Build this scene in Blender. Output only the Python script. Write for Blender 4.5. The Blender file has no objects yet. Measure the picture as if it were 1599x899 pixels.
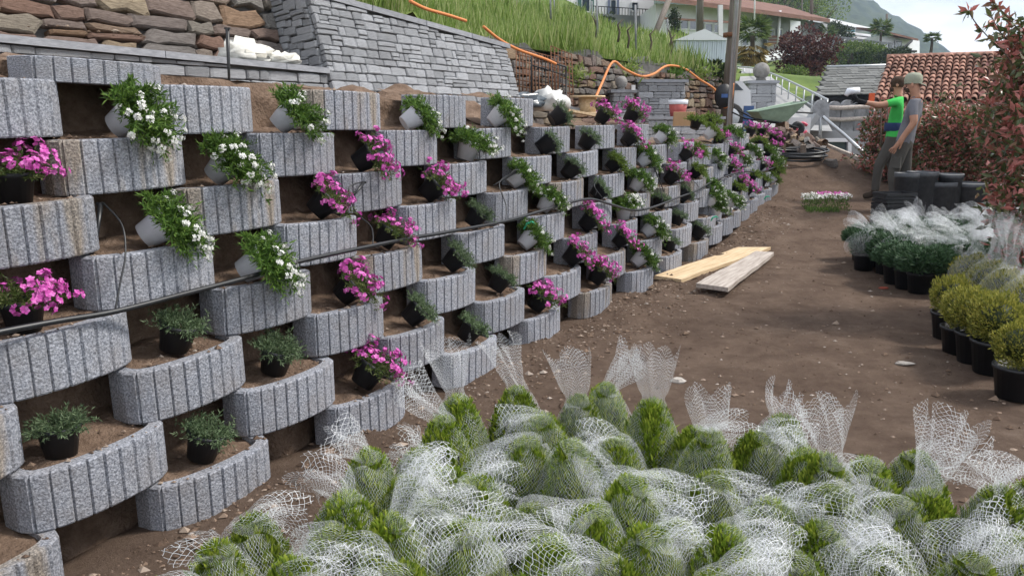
import bpy, math, random
import numpy as np
from mathutils import Vector, Matrix, noise as mnoise
R_=math.radians
random.seed(7); rng=np.random.default_rng(7)
S=bpy.context.scene
COL=S.collection
# ------------------------------------------------------------------ camera, sky, sun, exposure
CAMZ=1.524; PITCH=0.2116; F=1250.0
cd=bpy.data.cameras.new('camera'); cam=bpy.data.objects.new('camera',cd); COL.objects.link(cam)
cam.location=(0,0,CAMZ); cam.rotation_euler=(math.pi/2-PITCH,0,0)
cd.sensor_width=36; cd.lens=36*F/1599; cd.clip_end=6000; cd.clip_start=.05
S.camera=cam
w=bpy.data.worlds.new('World'); S.world=w; w.use_nodes=True
SUN_AZ=R_(84); SUN_EL=R_(50)      # azimuth clockwise from +Y
nt=w.node_tree; nt.nodes.clear(); N=nt.nodes.new
out=N('ShaderNodeOutputWorld'); bg=N('ShaderNodeBackground'); sky=N('ShaderNodeTexSky')
sky.sky_type='NISHITA'; sky.sun_disc=False; sky.sun_elevation=SUN_EL; sky.sun_rotation=SUN_AZ
sky.air_density=1.0; sky.dust_density=1.5; sky.ozone_density=1.0
tc=N('ShaderNodeTexCoord'); mp=N('ShaderNodeMapping'); mp.inputs['Scale'].default_value=(1.3,1.3,4.2); mp.inputs['Location'].default_value=(.35,.1,.2)
nz=N('ShaderNodeTexNoise'); nz.inputs['Scale'].default_value=2.6; nz.inputs['Detail'].default_value=7; nz.inputs['Roughness'].default_value=.55
rp=N('ShaderNodeValToRGB'); rp.color_ramp.elements[0].position=.36; rp.color_ramp.elements[1].position=.52
rp.color_ramp.elements[0].color=(.22,.22,.22,1); rp.color_ramp.elements[1].color=(1,1,1,1)
mx=N('ShaderNodeMix'); mx.data_type='RGBA'
mx.inputs['B'].default_value=(8.6,8.8,9.3,1)
L=nt.links.new
L(tc.outputs['Generated'],mp.inputs['Vector']); L(mp.outputs[0],nz.inputs['Vector']); L(nz.outputs['Fac'],rp.inputs[0])
L(rp.outputs[0],mx.inputs['Factor']); L(sky.outputs[0],mx.inputs['A']); L(mx.outputs['Result'],bg.inputs['Color'])
bg.inputs['Strength'].default_value=.09; L(bg.outputs[0],out.inputs['Surface'])
sd=bpy.data.lights.new('sun','SUN'); sun=bpy.data.objects.new('sun',sd); COL.objects.link(sun)
sd.energy=2.5; sd.angle=R_(11); sd.color=(1,.95,.88)
sv=Vector((math.sin(SUN_AZ)*math.cos(SUN_EL),math.cos(SUN_AZ)*math.cos(SUN_EL),math.sin(SUN_EL)))
sun.rotation_euler=sv.to_track_quat('Z','Y').to_euler(); sun.location=(10,4,20)
vs=S.view_settings; vs.view_transform='Standard'; vs.look='None'; vs.gamma=1; vs.exposure=0.82; vs.use_curve_mapping=False
S.cycles.transparent_max_bounces=24; S.cycles.max_bounces=6

# ------------------------------------------------------------------ photo geometry helpers
_c,_s=math.cos(PITCH),math.sin(PITCH)
def ray(px,py):
    a=(px-799.5)/F; b=(449.5-py)/F
    return Vector((a,_c+b*_s,-_s+b*_c))
def atY(px,py,Y):
    r=ray(px,py); t=Y/r.y; return Vector((0,0,CAMZ))+r*t
def atZ(px,py,z):
    r=ray(px,py); t=(z-CAMZ)/r.z; return Vector((0,0,CAMZ))+r*t
TH=0.5113; DW=Vector((math.sin(TH),math.cos(TH),0)); NR=Vector((-math.cos(TH),math.sin(TH),0))   # along the ring wall, into the bank
P0=Vector((-1.637,2.152,0)); SP=.93; SB=.0686; RISE=.2069; RR=.278; RB=.115
PERP0=NR.dot(P0)
def atP(px,py,perp):
    r=ray(px,py); t=perp/NR.dot(r); return Vector((0,0,CAMZ))+r*t
def wallpt(u,perp,z): return DW*u+NR*perp+Vector((0,0,z))
def sm(t): t=max(0,min(1,t)); return t*t*(3-2*t)

# ------------------------------------------------------------------ object helpers
def tag(o,label=None,cat=None,group=None,kind=None):
    if label: o['label']=label
    if cat: o['category']=cat
    if group: o['group']=group
    if kind: o['kind']=kind
    return o
def empty(name,loc=(0,0,0),rz=0,label=None,cat=None,group=None):
    o=bpy.data.objects.new(name,None); COL.objects.link(o); o.location=loc; o.rotation_euler=(0,0,rz); o.empty_display_size=.1
    return tag(o,label,cat,group)
def obj(name,me,parent=None,loc=None,rot=None,scale=None):
    o=bpy.data.objects.new(name,me); COL.objects.link(o)
    if parent: o.parent=parent
    if loc is not None: o.location=loc
    if rot is not None: o.rotation_euler=rot
    if scale is not None: o.scale=scale
    return o
def copy_tree(o,parent=None):
    c=o.copy(); COL.objects.link(c); c.parent=parent
    for ch in list(o.children): copy_tree(ch,c)
    return c
def npmesh(name,V,Fq,mats,midx=None,smooth=False,uv=None):
    V=np.asarray(V,np.float32); Fq=np.asarray(Fq,np.int32); k=Fq.shape[1]; n=len(Fq)
    me=bpy.data.meshes.new(name); me.vertices.add(len(V)); me.vertices.foreach_set('co',V.ravel())
    me.loops.add(n*k); me.loops.foreach_set('vertex_index',Fq.ravel())
    me.polygons.add(n); me.polygons.foreach_set('loop_start',np.arange(0,n*k,k,dtype=np.int32))
    try: me.polygons.foreach_set('loop_total',np.full(n,k,np.int32))
    except Exception: pass
    if midx is not None: me.polygons.foreach_set('material_index',np.asarray(midx,np.int32))
    me.polygons.foreach_set('use_smooth',np.full(n,smooth,bool))
    for m in (mats if isinstance(mats,(list,tuple)) else [mats]): me.materials.append(m)
    if uv is not None:
        l=me.uv_layers.new(name='UVMap'); l.data.foreach_set('uv',np.asarray(uv,np.float32)[Fq.ravel()].ravel())
    me.update(calc_edges=True); me.validate()
    return me
class MB:
    def __init__(s): s.v=[]; s.f=[]; s.m=[]; s.sm=[]
    def add(s,vs,fs,m=0,smooth=False):
        b=len(s.v); s.v+= [tuple(v) for v in vs]
        for f in fs: s.f.append([b+i for i in f]); s.m.append(m); s.sm.append(smooth)
        return s
    def box(s,c,d,rot=None,m=0,bev=0):
        x,y,z=d[0]/2,d[1]/2,d[2]/2
        vs=[Vector((a,b,e)) for a in(-x,x) for b in(-y,y) for e in(-z,z)]
        if rot is not None: vs=[rot@v for v in vs]
        vs=[v+Vector(c) for v in vs]
        return s.add(vs,[(0,1,3,2),(4,6,7,5),(0,4,5,1),(2,3,7,6),(0,2,6,4),(1,5,7,3)],m)
    def bar(s,a,b,wd,ht,m=0,up=(0,0,1)):
        a,b=Vector(a),Vector(b); d=(b-a); l=d.length; d.normalize(); up=Vector(up)
        if abs(d.dot(up))>.95: up=Vector((1,0,0)) if abs(d.x)<.9 else Vector((0,1,0))
        sx=d.cross(up).normalized(); uz=sx.cross(d)
        M=Matrix((sx,d,uz)).transposed()
        return s.box((a+b)/2,(wd,l,ht),M,m)
    def tube(s,pts,r,seg=8,m=0,cap=True):
        pts=[Vector(p) for p in pts]; n=len(pts); rs=r if isinstance(r,(list,tuple)) else [r]*n
        base=len(s.v); prev=None; rings=[]
        for i,p in enumerate(pts):
            d=(pts[min(i+1,n-1)]-pts[max(i-1,0)]).normalized()
            if prev is None:
                u=Vector((0,0,1)) if abs(d.z)<.9 else Vector((1,0,0)); sx=d.cross(u).normalized()
            else: sx=(prev-d*prev.dot(d)).normalized()
            prev=sx; sy=d.cross(sx)
            rings.append([p+(sx*math.cos(2*math.pi*k/seg)+sy*math.sin(2*math.pi*k/seg))*rs[i] for k in range(seg)])
        vs=[v for rg in rings for v in rg]; fs=[]
        for i in range(n-1):
            for k in range(seg):
                k2=(k+1)%seg; fs.append((i*seg+k,i*seg+k2,(i+1)*seg+k2,(i+1)*seg+k))
        if cap: fs.append(tuple(range(seg-1,-1,-1))); fs.append(tuple((n-1)*seg+k for k in range(seg)))
        return s.add(vs,fs,m,True)
    def lathe(s,prof,seg=20,m=0,c=(0,0,0),smooth=True):
        c=Vector(c); vs=[c+Vector((r*math.cos(2*math.pi*k/seg),r*math.sin(2*math.pi*k/seg),z)) for r,z in prof for k in range(seg)]; fs=[]
        for i in range(len(prof)-1):
            for k in range(seg):
                k2=(k+1)%seg; fs.append((i*seg+k,i*seg+k2,(i+1)*seg+k2,(i+1)*seg+k))
        return s.add(vs,fs,m,smooth)
    def prism(s,poly,dv,m=0):
        poly=[Vector(p) for p in poly]; dv=Vector(dv); n=len(poly); vs=poly+[p+dv for p in poly]
        fs=[tuple(range(n-1,-1,-1)),tuple(range(n,2*n))]+[(i,(i+1)%n,n+(i+1)%n,n+i) for i in range(n)]
        return s.add(vs,fs,m)
    def mesh(s,name,mats):
        me=bpy.data.meshes.new(name); me.from_pydata(s.v,[],s.f)
        for m in (mats if isinstance(mats,(list,tuple)) else [mats]): me.materials.append(m)
        me.polygons.foreach_set('material_index',s.m); me.polygons.foreach_set('use_smooth',s.sm)
        me.update(); return me
    def build(s,name,mats,parent=None,**k): return obj(name,s.mesh(name,mats),parent,**k)

# ------------------------------------------------------------------ materials
def C(h,a=1):   # srgb hex -> linear
    v=[int(h[i:i+2],16)/255 for i in(0,2,4)]
    return tuple([x/12.92 if x<=.04045 else ((x+.055)/1.055)**2.4 for x in v])+(a,)
def mat(name,cols,scale=4,detail=6,rough=.85,bump=0,bscale=None,coord='Object',rnd=None,island=0,spec=.3,metal=0,trans=0,rough_n=.6,dist=0.0,stretch=None,brough=.6):
    """noise-driven colour ramp (cols: list of (pos,rgb)); rnd: brightness spread per object; island: per loose piece"""
    m=bpy.data.materials.new(name); m.use_nodes=True; t=m.node_tree; b=t.nodes['Principled BSDF']; N=t.nodes.new; L=t.links.new
    b.inputs['Roughness'].default_value=rough; b.inputs['Specular IOR Level'].default_value=spec; b.inputs['Metallic'].default_value=metal
    if len(cols)==1: cols=[(0,cols[0]),(1,cols[0])] if not isinstance(cols[0][0],(tuple,list)) and len(cols[0])!=2 else cols
    tc=N('ShaderNodeTexCoord'); src=tc.outputs[coord]
    if stretch: mpn=N('ShaderNodeMapping'); mpn.inputs['Scale'].default_value=stretch; L(src,mpn.inputs[0]); src=mpn.outputs[0]
    nz=N('ShaderNodeTexNoise'); nz.inputs['Scale'].default_value=scale; nz.inputs['Detail'].default_value=detail; nz.inputs['Roughness'].default_value=rough_n; nz.inputs['Distortion'].default_value=dist
    L(src,nz.inputs['Vector'])
    rp=N('ShaderNodeValToRGB'); cr=rp.color_ramp
    while len(cr.elements)<len(cols): cr.elements.new(.5)
    for e,(p,c) in zip(cr.elements,cols): e.position=p; e.color=c if len(c)==4 else (*c,1)
    fac=nz.outputs['Fac']
    if island:
        g=N('ShaderNodeNewGeometry'); a=N('ShaderNodeMath'); a.operation='MULTIPLY_ADD'; a.inputs[1].default_value=island
        mm=N('ShaderNodeMath'); mm.operation='MULTIPLY_ADD'; mm.inputs[1].default_value=1-island; mm.inputs[2].default_value=0
        L(g.outputs['Random Per Island'],a.inputs[0]); L(fac,mm.inputs[0]); L(mm.outputs[0],a.inputs[2]); fac=a.outputs[0]
    L(fac,rp.inputs[0]); col=rp.outputs[0]
    if rnd:
        oi=N('ShaderNodeObjectInfo'); mr=N('ShaderNodeMapRange'); mr.inputs['To Min'].default_value=1-rnd; mr.inputs['To Max'].default_value=1+rnd
        L(oi.outputs['Random'],mr.inputs['Value']); vm=N('ShaderNodeVectorMath'); vm.operation='SCALE'; L(col,vm.inputs[0]); L(mr.outputs[0],vm.inputs['Scale']); col=vm.outputs[0]
    L(col,b.inputs['Base Color'])
    if bump:
        n2=N('ShaderNodeTexNoise'); n2.inputs['Scale'].default_value=bscale or scale*4; n2.inputs['Detail'].default_value=5; n2.inputs['Roughness'].default_value=brough; L(src,n2.inputs['Vector'])
        bp=N('ShaderNodeBump'); bp.inputs['Strength'].default_value=bump; bp.inputs['Distance'].default_value=.02; L(n2.outputs['Fac'],bp.inputs['Height']); L(bp.outputs[0],b.inputs['Normal'])
    if trans:
        tr=N('ShaderNodeBsdfTranslucent'); L(col,tr.inputs['Color']); ms=N('ShaderNodeMixShader'); ms.inputs[0].default_value=trans
        o=t.nodes['Material Output']; L(b.outputs[0],ms.inputs[1]); L(tr.outputs[0],ms.inputs[2]); L(ms.outputs[0],o.inputs['Surface'])
    return m
def flat(name,c,rough=.6,spec=.3,metal=0,var=.12,scale=20,bump=.0):
    d=tuple(x*(1-var) for x in c[:3])+(1,); e=tuple(min(1,x*(1+var)) for x in c[:3])+(1,)
    return mat(name,[(.3,d),(.7,e)],scale=scale,rough=rough,spec=spec,metal=metal,bump=bump)
M={}
M['concrete']=mat('ribbed_concrete',[(.36,(.15,.16,.185)),(.5,(.26,.273,.31)),(.66,(.39,.405,.45))],scale=130,detail=2.5,rough=.95,bump=.5,bscale=110,rnd=.13,rough_n=.5)
def weathered(m):
    t=m.node_tree; N=t.nodes.new; L=t.links.new; b=t.nodes['Principled BSDF']; old=b.inputs['Base Color'].links[0].from_socket
    tc=N('ShaderNodeTexCoord'); oi=N('ShaderNodeObjectInfo'); ad=N('ShaderNodeVectorMath'); ad.operation='ADD'; L(tc.outputs['Object'],ad.inputs[0]); sc=N('ShaderNodeVectorMath'); sc.operation='SCALE'; sc.inputs['Scale'].default_value=.07; L(oi.outputs['Location'],sc.inputs[0]); L(sc.outputs[0],ad.inputs[1])
    nz=N('ShaderNodeTexNoise'); nz.inputs['Scale'].default_value=7; nz.inputs['Detail'].default_value=8; nz.inputs['Roughness'].default_value=.65; L(ad.outputs[0],nz.inputs['Vector'])
    rp=N('ShaderNodeValToRGB'); rp.color_ramp.elements[0].position=.42; rp.color_ramp.elements[1].position=.72; rp.color_ramp.elements[0].color=(0,0,0,1); rp.color_ramp.elements[1].color=(.38,.38,.38,1)
    mx=N('ShaderNodeMix'); mx.data_type='RGBA'; mx.inputs['B'].default_value=(.20,.165,.135,1)
    L(nz.outputs['Fac'],rp.inputs[0]); L(rp.outputs[0],mx.inputs['Factor']); L(old,mx.inputs['A']); L(mx.outputs['Result'],b.inputs['Base Color'])
weathered(M['concrete'])
# rusty stain patch on some rings
def stained():
    m=M['concrete'].copy(); m.name='stained_concrete'; t=m.node_tree; N=t.nodes.new; L=t.links.new; b=t.nodes['Principled BSDF']
    old=b.inputs['Base Color'].links[0].from_socket
    tc=N('ShaderNodeTexCoord'); mp=N('ShaderNodeMapping'); mp.inputs['Scale'].default_value=(9,9,1.2); nz=N('ShaderNodeTexNoise'); nz.inputs['Scale'].default_value=1; nz.inputs['Detail'].default_value=4
    rp=N('ShaderNodeValToRGB'); rp.color_ramp.elements[0].position=.5; rp.color_ramp.elements[1].position=.62; rp.color_ramp.elements[1].color=(.75,.75,.75,1)
    mx=N('ShaderNodeMix'); mx.data_type='RGBA'; mx.blend_type='MULTIPLY'; mx.inputs['B'].default_value=(1.0,.8,.55,1)
    L(tc.outputs['Object'],mp.inputs[0]); L(mp.outputs[0],nz.inputs[0]); L(nz.outputs['Fac'],rp.inputs[0]); L(rp.outputs[0],mx.inputs['Factor']); L(old,mx.inputs['A']); L(mx.outputs['Result'],b.inputs['Base Color'])
    return m
M['concrete_stain']=stained()
M['soil']=mat('loose_soil',[(.28,(.085,.056,.04)),(.5,(.185,.128,.093)),(.72,(.28,.205,.155))],scale=9,detail=10,rough=1,bump=1.0,bscale=60,spec=.1,rough_n=.7)
M['ground']=mat('trodden_earth',[(.28,(.10,.068,.05)),(.45,(.175,.122,.092)),(.58,(.24,.172,.13)),(.75,(.34,.265,.21))],scale=2.6,detail=15,rough=1,bump=1.0,bscale=70,spec=.1,rough_n=.8,brough=.85)
for nd in M['ground'].node_tree.nodes:
    if nd.type=='BUMP': nd.inputs['Distance'].default_value=.05
M['clod']=mat('soil_clods',[(.3,(.11,.075,.055)),(.6,(.21,.15,.11)),(.82,(.31,.245,.195)),(.97,(.50,.46,.42))],scale=3,rough=1,island=.75,spec=.1)
M['black_plastic']=flat('black_plastic',(.014,.015,.018),rough=.45,spec=.4,var=.3)
M['hose']=flat('black_hose',(.016,.017,.019),rough=.4,spec=.5,var=.25)
M['white_plastic']=flat('white_plastic',(.76,.79,.85),rough=.4,spec=.4,var=.06)
M['compost']=mat('compost',[(.3,(.02,.012,.008)),(.7,(.07,.045,.03))],scale=80,rough=1,bump=.6)
def leafmat(name,a,b_,c,trans=.3,rnd=None): return mat(name,[(.15,a),(.5,b_),(.85,c)],scale=2,rough=.55,island=.8,trans=trans,spec=.3,rnd=rnd)
M['candytuft']=leafmat('candytuft_leaf',(.035,.075,.012),(.085,.17,.028),(.16,.26,.05),rnd=.15)
M['phlox_leaf']=leafmat('phlox_leaf',(.035,.06,.012),(.085,.13,.03),(.16,.18,.06),rnd=.15)
M['pink_leaf']=leafmat('carnation_leaf',(.05,.085,.04),(.12,.18,.085),(.22,.29,.16),rnd=.18)
M['lime_leaf']=leafmat('lime_leaf',(.06,.10,.015),(.12,.19,.03),(.2,.28,.05),rnd=.15)
M['white_petal']=leafmat('white_petal',(.62,.62,.58),(.75,.75,.72),(.85,.85,.83),trans=.25)
M['pink_petal']=leafmat('pink_petal',(.42,.05,.30),(.60,.09,.42),(.74,.22,.58),trans=.25)
M['thuja']=leafmat('thuja_spray',(.085,.14,.014),(.20,.29,.03),(.36,.42,.06),trans=.3,rnd=.2)
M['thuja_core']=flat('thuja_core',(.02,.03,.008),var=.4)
M['juniper']=leafmat('juniper_spray',(.02,.05,.02),(.05,.10,.045),(.09,.16,.08),trans=.2)
M['gold']=leafmat('gold_thuja_spray',(.11,.13,.02),(.25,.26,.045),(.42,.38,.08),trans=.25)
M['grass']=leafmat('meadow_grass',(.11,.17,.03),(.20,.30,.06),(.38,.40,.18),trans=.35)
M['photinia']=mat('photinia_leaf',[(.16,(.045,.07,.025)),(.43,(.115,.145,.05)),(.52,(.22,.13,.08)),(.63,(.40,.12,.10)),(.85,(.60,.27,.24))],scale=1.3,rough=.35,island=.6,trans=.25,spec=.5)
M['bark']=mat('bark',[(.3,(.05,.035,.025)),(.7,(.14,.11,.085))],scale=12,rough=.95,bump=.5,stretch=(1,1,.3))
# thin white plastic net: open diamond cells in UV space
def netmat():
    m=bpy.data.materials.new('white_plastic_net'); m.use_nodes=True; t=m.node_tree; b=t.nodes['Principled BSDF']; N=t.nodes.new; L=t.links.new
    b.inputs['Base Color'].default_value=(.86,.88,.9,1); b.inputs['Roughness'].default_value=.35
    uv=N('ShaderNodeUVMap'); sp=N('ShaderNodeSeparateXYZ')
    nz=N('ShaderNodeTexNoise'); nz.inputs['Scale'].default_value=.35; nz.inputs['Detail'].default_value=2
    sc=N('ShaderNodeVectorMath'); sc.operation='MULTIPLY_ADD'; sc.inputs[1].default_value=(1.6,1.6,0); L(uv.outputs[0],nz.inputs['Vector']); L(nz.outputs['Color'],sc.inputs[0]); L(uv.outputs[0],sc.inputs[2]); L(sc.outputs[0],sp.inputs[0])
    def mth(op,a,b2=None,v=None):
        n=N('ShaderNodeMath'); n.operation=op; L(a,n.inputs[0])
        if b2 is not None: L(b2,n.inputs[1])
        if v is not None: n.inputs[1].default_value=v
        return n.outputs[0]
    def line(sock): return mth('ABSOLUTE',mth('SUBTRACT',mth('FRACT',sock),None,.5))
    A=line(mth('ADD',sp.outputs[0],sp.outputs[1])); B=line(mth('SUBTRACT',sp.outputs[0],sp.outputs[1]))
    fac=mth('GREATER_THAN',mth('MAXIMUM',A,B),None,.5-NETW/2)
    tl=N('ShaderNodeBsdfTranslucent'); tl.inputs[0].default_value=(.86,.88,.9,1); m1=N('ShaderNodeMixShader'); m1.inputs[0].default_value=.35; L(b.outputs[0],m1.inputs[1]); L(tl.outputs[0],m1.inputs[2])
    tr=N('ShaderNodeBsdfTransparent'); ms=N('ShaderNodeMixShader'); L(fac,ms.inputs[0]); L(tr.outputs[0],ms.inputs[1]); L(m1.outputs[0],ms.inputs[2]); L(ms.outputs[0],t.nodes['Material Output'].inputs['Surface'])
    return m
NETW=.066
M['net']=netmat()
M['ashlar']=mat('split_gneiss',[(.25,(.27,.28,.30)),(.5,(.41,.422,.445)),(.75,(.57,.58,.60))],scale=3.5,detail=9,rough=.85,bump=.8,bscale=30,rnd=.25,stretch=(1,1,5),rough_n=.65)
M['coping']=mat('sawn_gneiss_coping',[(.3,(.22,.23,.25)),(.7,(.36,.37,.40))],scale=14,rough=.8,bump=.2,rnd=.08,stretch=(1,1,4))
M['mortar']=mat('dark_joint',[(.3,(.08,.078,.076)),(.7,(.15,.147,.145))],scale=12,rough=1)
def rubble_mat():
    m=mat('rubble_stone',[(.25,(.10,.085,.07)),(.5,(.22,.20,.18)),(.8,(.36,.34,.31))],scale=5,detail=9,rough=.9,bump=.8,bscale=16,stretch=(1,1,2.2))
    t=m.node_tree; N=t.nodes.new; L=t.links.new; b=t.nodes['Principled BSDF']; old=b.inputs['Base Color'].links[0].from_socket
    oi=N('ShaderNodeObjectInfo'); rp=N('ShaderNodeValToRGB'); cr=rp.color_ramp
    for p,c in((.0,(.75,.76,.8)),(.3,(1.15,1.1,1.0)),(.55,(.8,.85,.9)),(.72,(1.25,1.1,.85)),(.86,(1.1,.75,.5)),(1,(.95,.62,.5))):
        e=cr.elements.new(p) if p not in(0,1) else cr.elements[int(p)]; e.color=(*c,1)
    mx=N('ShaderNodeMix'); mx.data_type='RGBA'; mx.blend_type='MULTIPLY'; mx.inputs['Factor'].default_value=1
    L(oi.outputs['Random'],rp.inputs[0]); L(old,mx.inputs['A']); L(rp.outputs[0],mx.inputs['B']); L(mx.outputs['Result'],b.inputs['Base Color']); return m
M['rubble']=rubble_mat()
M['wood']=mat('pale_planed_wood',[(.3,(.42,.30,.17)),(.5,(.56,.42,.26)),(.7,(.66,.52,.35))],scale=3,detail=6,rough=.7,stretch=(12,1,12),rnd=.1,bump=.15)
M['grey_wood']=mat('weathered_plank',[(.3,(.26,.22,.19)),(.5,(.40,.35,.31)),(.7,(.52,.47,.42))],scale=3,detail=6,rough=.8,stretch=(12,1,12),bump=.2)
M['pole']=mat('pole_wood',[(.3,(.11,.09,.075)),(.7,(.20,.175,.15))],scale=3,rough=.9,stretch=(8,8,.6),bump=.3)
M['steel']=flat('galvanised_steel',(.42,.44,.46),rough=.4,metal=.6,var=.12)
M['rust']=mat('rusty_rebar',[(.3,(.08,.035,.02)),(.7,(.22,.10,.05))],scale=30,rough=.9)
M['orange']=flat('orange_conduit',(.62,.22,.07),rough=.5,var=.1)
M['white_wall']=flat('white_render',(.72,.73,.75),rough=.9,var=.05,scale=1)
M['grey_wall']=flat('grey_render',(.34,.35,.36),rough=.9,var=.1,scale=1)
M['glass']=flat('window_glass',(.05,.07,.09),rough=.08,spec=.7,var=.3,scale=.6)
M['tile_roof']=mat('clay_tile',[(.25,(.16,.075,.055)),(.5,(.32,.17,.125)),(.75,(.50,.33,.26))],scale=2.2,detail=5,rough=.85,rnd=.45,bump=.2)
M['brown_roof']=mat('brown_roof',[(.3,(.12,.06,.045)),(.7,(.22,.12,.09))],scale=1,rough=.9,stretch=(1,1,6))
M['dark']=flat('dark_void',(.02,.02,.022),rough=.8,var=.2)
# ------------------------------------------------------------------ ground
def xedge(y):
    return float(np.interp(y,[0,5,9,12,13.5,15,17],[9.2,9.0,8.4,7.0,6.15,5.45,5.3]))
def GZ0(x,y):
    z=.30*sm((y-8.6)/3.4)
    z+=.85*sm((y-11.7)/3.5)*(1-.55*sm((x-4.9)/2.6))
    return z
def GZ(x,y):
    z=GZ0(x,y); e=x-xedge(y)
    if e>0: z-=1.5*sm(e/.35)
    return z
def fbm(x,y,z,o=4): return mnoise.fractal((x,y,z),.9,2.0,o)
def grid_mesh(name,xs,ys,fz,m,smooth=True):
    V=[(x,y,fz(x,y)) for y in ys for x in xs]; nx=len(xs)
    I=np.arange(len(xs)*len(ys)).reshape(len(ys),nx)
    Q=np.stack([I[:-1,:-1],I[:-1,1:],I[1:,1:],I[1:,:-1]],-1).reshape(-1,4)
    return npmesh(name,V,Q,m,smooth=smooth)
xs=np.concatenate([np.arange(-6,-2.2,.3),np.arange(-2.2,8,.055),np.arange(8,14,.3)])
ys=np.concatenate([np.arange(-4,1.2,.3),np.arange(1.2,9,.055),np.arange(9,17.2,.09)])
def gfz(x,y):
    z=GZ(x,y); k=.6+.5*mnoise.noise((x*.4,y*.4,5))
    z+=.028*fbm(x*1.1,y*1.1,0,3)+.022*k*fbm(x*5,y*5,2,3)
    wp=NR.dot((x,y,0))-PERP0           # loose crumbs thrown up along the foot of the ring wall
    z+=.05*math.exp(-((wp+.2)/.2)**2)*(.6+fbm(x*3,y*3,7,3))
    if wp>.1: z-=.25*sm((wp-.1)/.25)
    return z
tag(obj('ground',grid_mesh('ground',xs,ys,gfz,M['ground'])),kind='structure')
# outer land far round about, under everything
big=MB(); big.add([(-3000,-3000,-2.6),(3000,-3000,-2.6),(3000,3000,-2.6),(-3000,3000,-2.6)],[(0,1,2,3)])
M['field']=mat('far_field',[(.3,(.05,.08,.025)),(.7,(.12,.15,.06))],scale=.05,rough=1)
tag(big.build('land',M['field']),kind='structure')
# crumbs, clods and small stones lying on the earth
def clods(name,pts,sizes,m,flatn=.6):
    n=len(pts); o=np.array([[1,0,0],[0,1,0],[-1,0,0],[0,-1,0],[0,0,1],[0,0,-.6]],np.float32)
    f=np.array([[0,1,4],[1,2,4],[2,3,4],[3,0,4],[1,0,5],[2,1,5],[3,2,5],[0,3,5]])
    V=o[None]*rng.uniform(.6,1.3,(n,6,1))*np.array([1,1,flatn])[None,None]
    a=rng.uniform(0,6.28,n); ca,sa=np.cos(a),np.sin(a)
    X=V[...,0]*ca[:,None]-V[...,1]*sa[:,None]; Y=V[...,0]*sa[:,None]*.7+V[...,1]*ca[:,None]*.7
    V=np.stack([X,Y,V[...,2]],-1)*np.asarray(sizes)[:,None,None]+np.asarray(pts)[:,None]
    Fq=(f[None]+6*np.arange(n)[:,None,None]).reshape(-1,3)
    return npmesh(name,V.reshape(-1,3),Fq,m)
pts=[];sz=[]
while len(pts)<17000:
    if random.random()<.45:
        u=random.uniform(-1.2,11.5); p=DW*u+NR*(PERP0-RB-abs(random.gauss(0,.33))+.05); x,y=p.x,p.y
    else:
        y=1.3+13*random.random()**1.6; x=random.uniform(-1.5,1)+random.random()*(y*.65+1.5)
    if x>xedge(y)-.05: continue
    s=min(.035,max(.003,random.lognormvariate(-5.05,.6))); pts.append((x,y,gfz(x,y)+s*.15)); sz.append(s)
tag(obj('soil_clods',clods('soil_clods',pts,sz,M['clod'])),label='scattered soil clods and pebbles on the bare brown earth',cat='pebbles',kind='stuff')
# ------------------------------------------------------------------ soil bank behind the rings and the terrace on top of it
def ztop(u):
    return float(np.interp(u/SP,[-2,0,3.5,4.7,5.6,7.4,8.3,9.5,13,20],[1.80,1.78,1.68,1.60,1.44,1.40,1.28,1.22,1.15,1.2]))
us=np.arange(-2.0,12.1,.05); vsn=np.linspace(0,1,62)
V=[]
for v in vsn:
    for u in us:
        zt=ztop(u); z=-.25+v*(zt+.25)
        pp=PERP0+SB*(z/RISE-1)+.21+.05*fbm(u*2.4,z*2.4,3,4)+.03*fbm(u*9,z*9,8,2)
        V.append(wallpt(u,pp,z)+Vector((0,0,.01*fbm(u*7,z*7,1,2))))
nu=len(us); I=np.arange(len(V)).reshape(len(vsn),nu); Q=np.stack([I[:-1,:-1],I[:-1,1:],I[1:,1:],I[1:,:-1]],-1).reshape(-1,4)
tag(obj('soil_bank',npmesh('soil_bank',V,Q,M['soil'],smooth=True)),kind='structure')
HEAPS=[(30,100,3.7,.30,.05),(-70,100,3.6,.35,.03),(622,160,3.75,.42,.24),(730,170,3.75,.42,.22),(690,175,3.6,.5,.12),(560,160,3.6,.4,.1)]
heaps=[]
for px,py,pp,r,h in HEAPS:
    p=atP(px,py,pp); heaps.append((DW.dot(p),pp,r,h))
def tz(u,pp):
    z=ztop(u)+.03*fbm(u*2,pp*2,4,3)+.02*fbm(u*7,pp*7,1,3)
    for hu,hp,r,h in heaps:
        d=math.hypot(u-hu,pp-hp)/r
        if d<1.6: z+=h*math.exp(-2.4*d*d)
    return z
us2=np.concatenate([np.arange(-2.0,6.5,.06),np.arange(6.5,19,.15)]); ps=np.concatenate([np.arange(3.02,4.4,.06),np.arange(4.4,10,.3)])
V=[wallpt(u,p+ (SB*(ztop(u)/RISE-1)+PERP0+.21-3.02)*(1-sm((p-3.02)/.8)),tz(u,p)) for p in ps for u in us2]
I=np.arange(len(V)).reshape(len(ps),len(us2)); Q=np.stack([I[:-1,:-1],I[:-1,1:],I[1:,1:],I[1:,:-1]],-1).reshape(-1,4)
tag(obj('terrace',npmesh('terrace',V,Q,M['soil'],smooth=True)),kind='structure')
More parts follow.
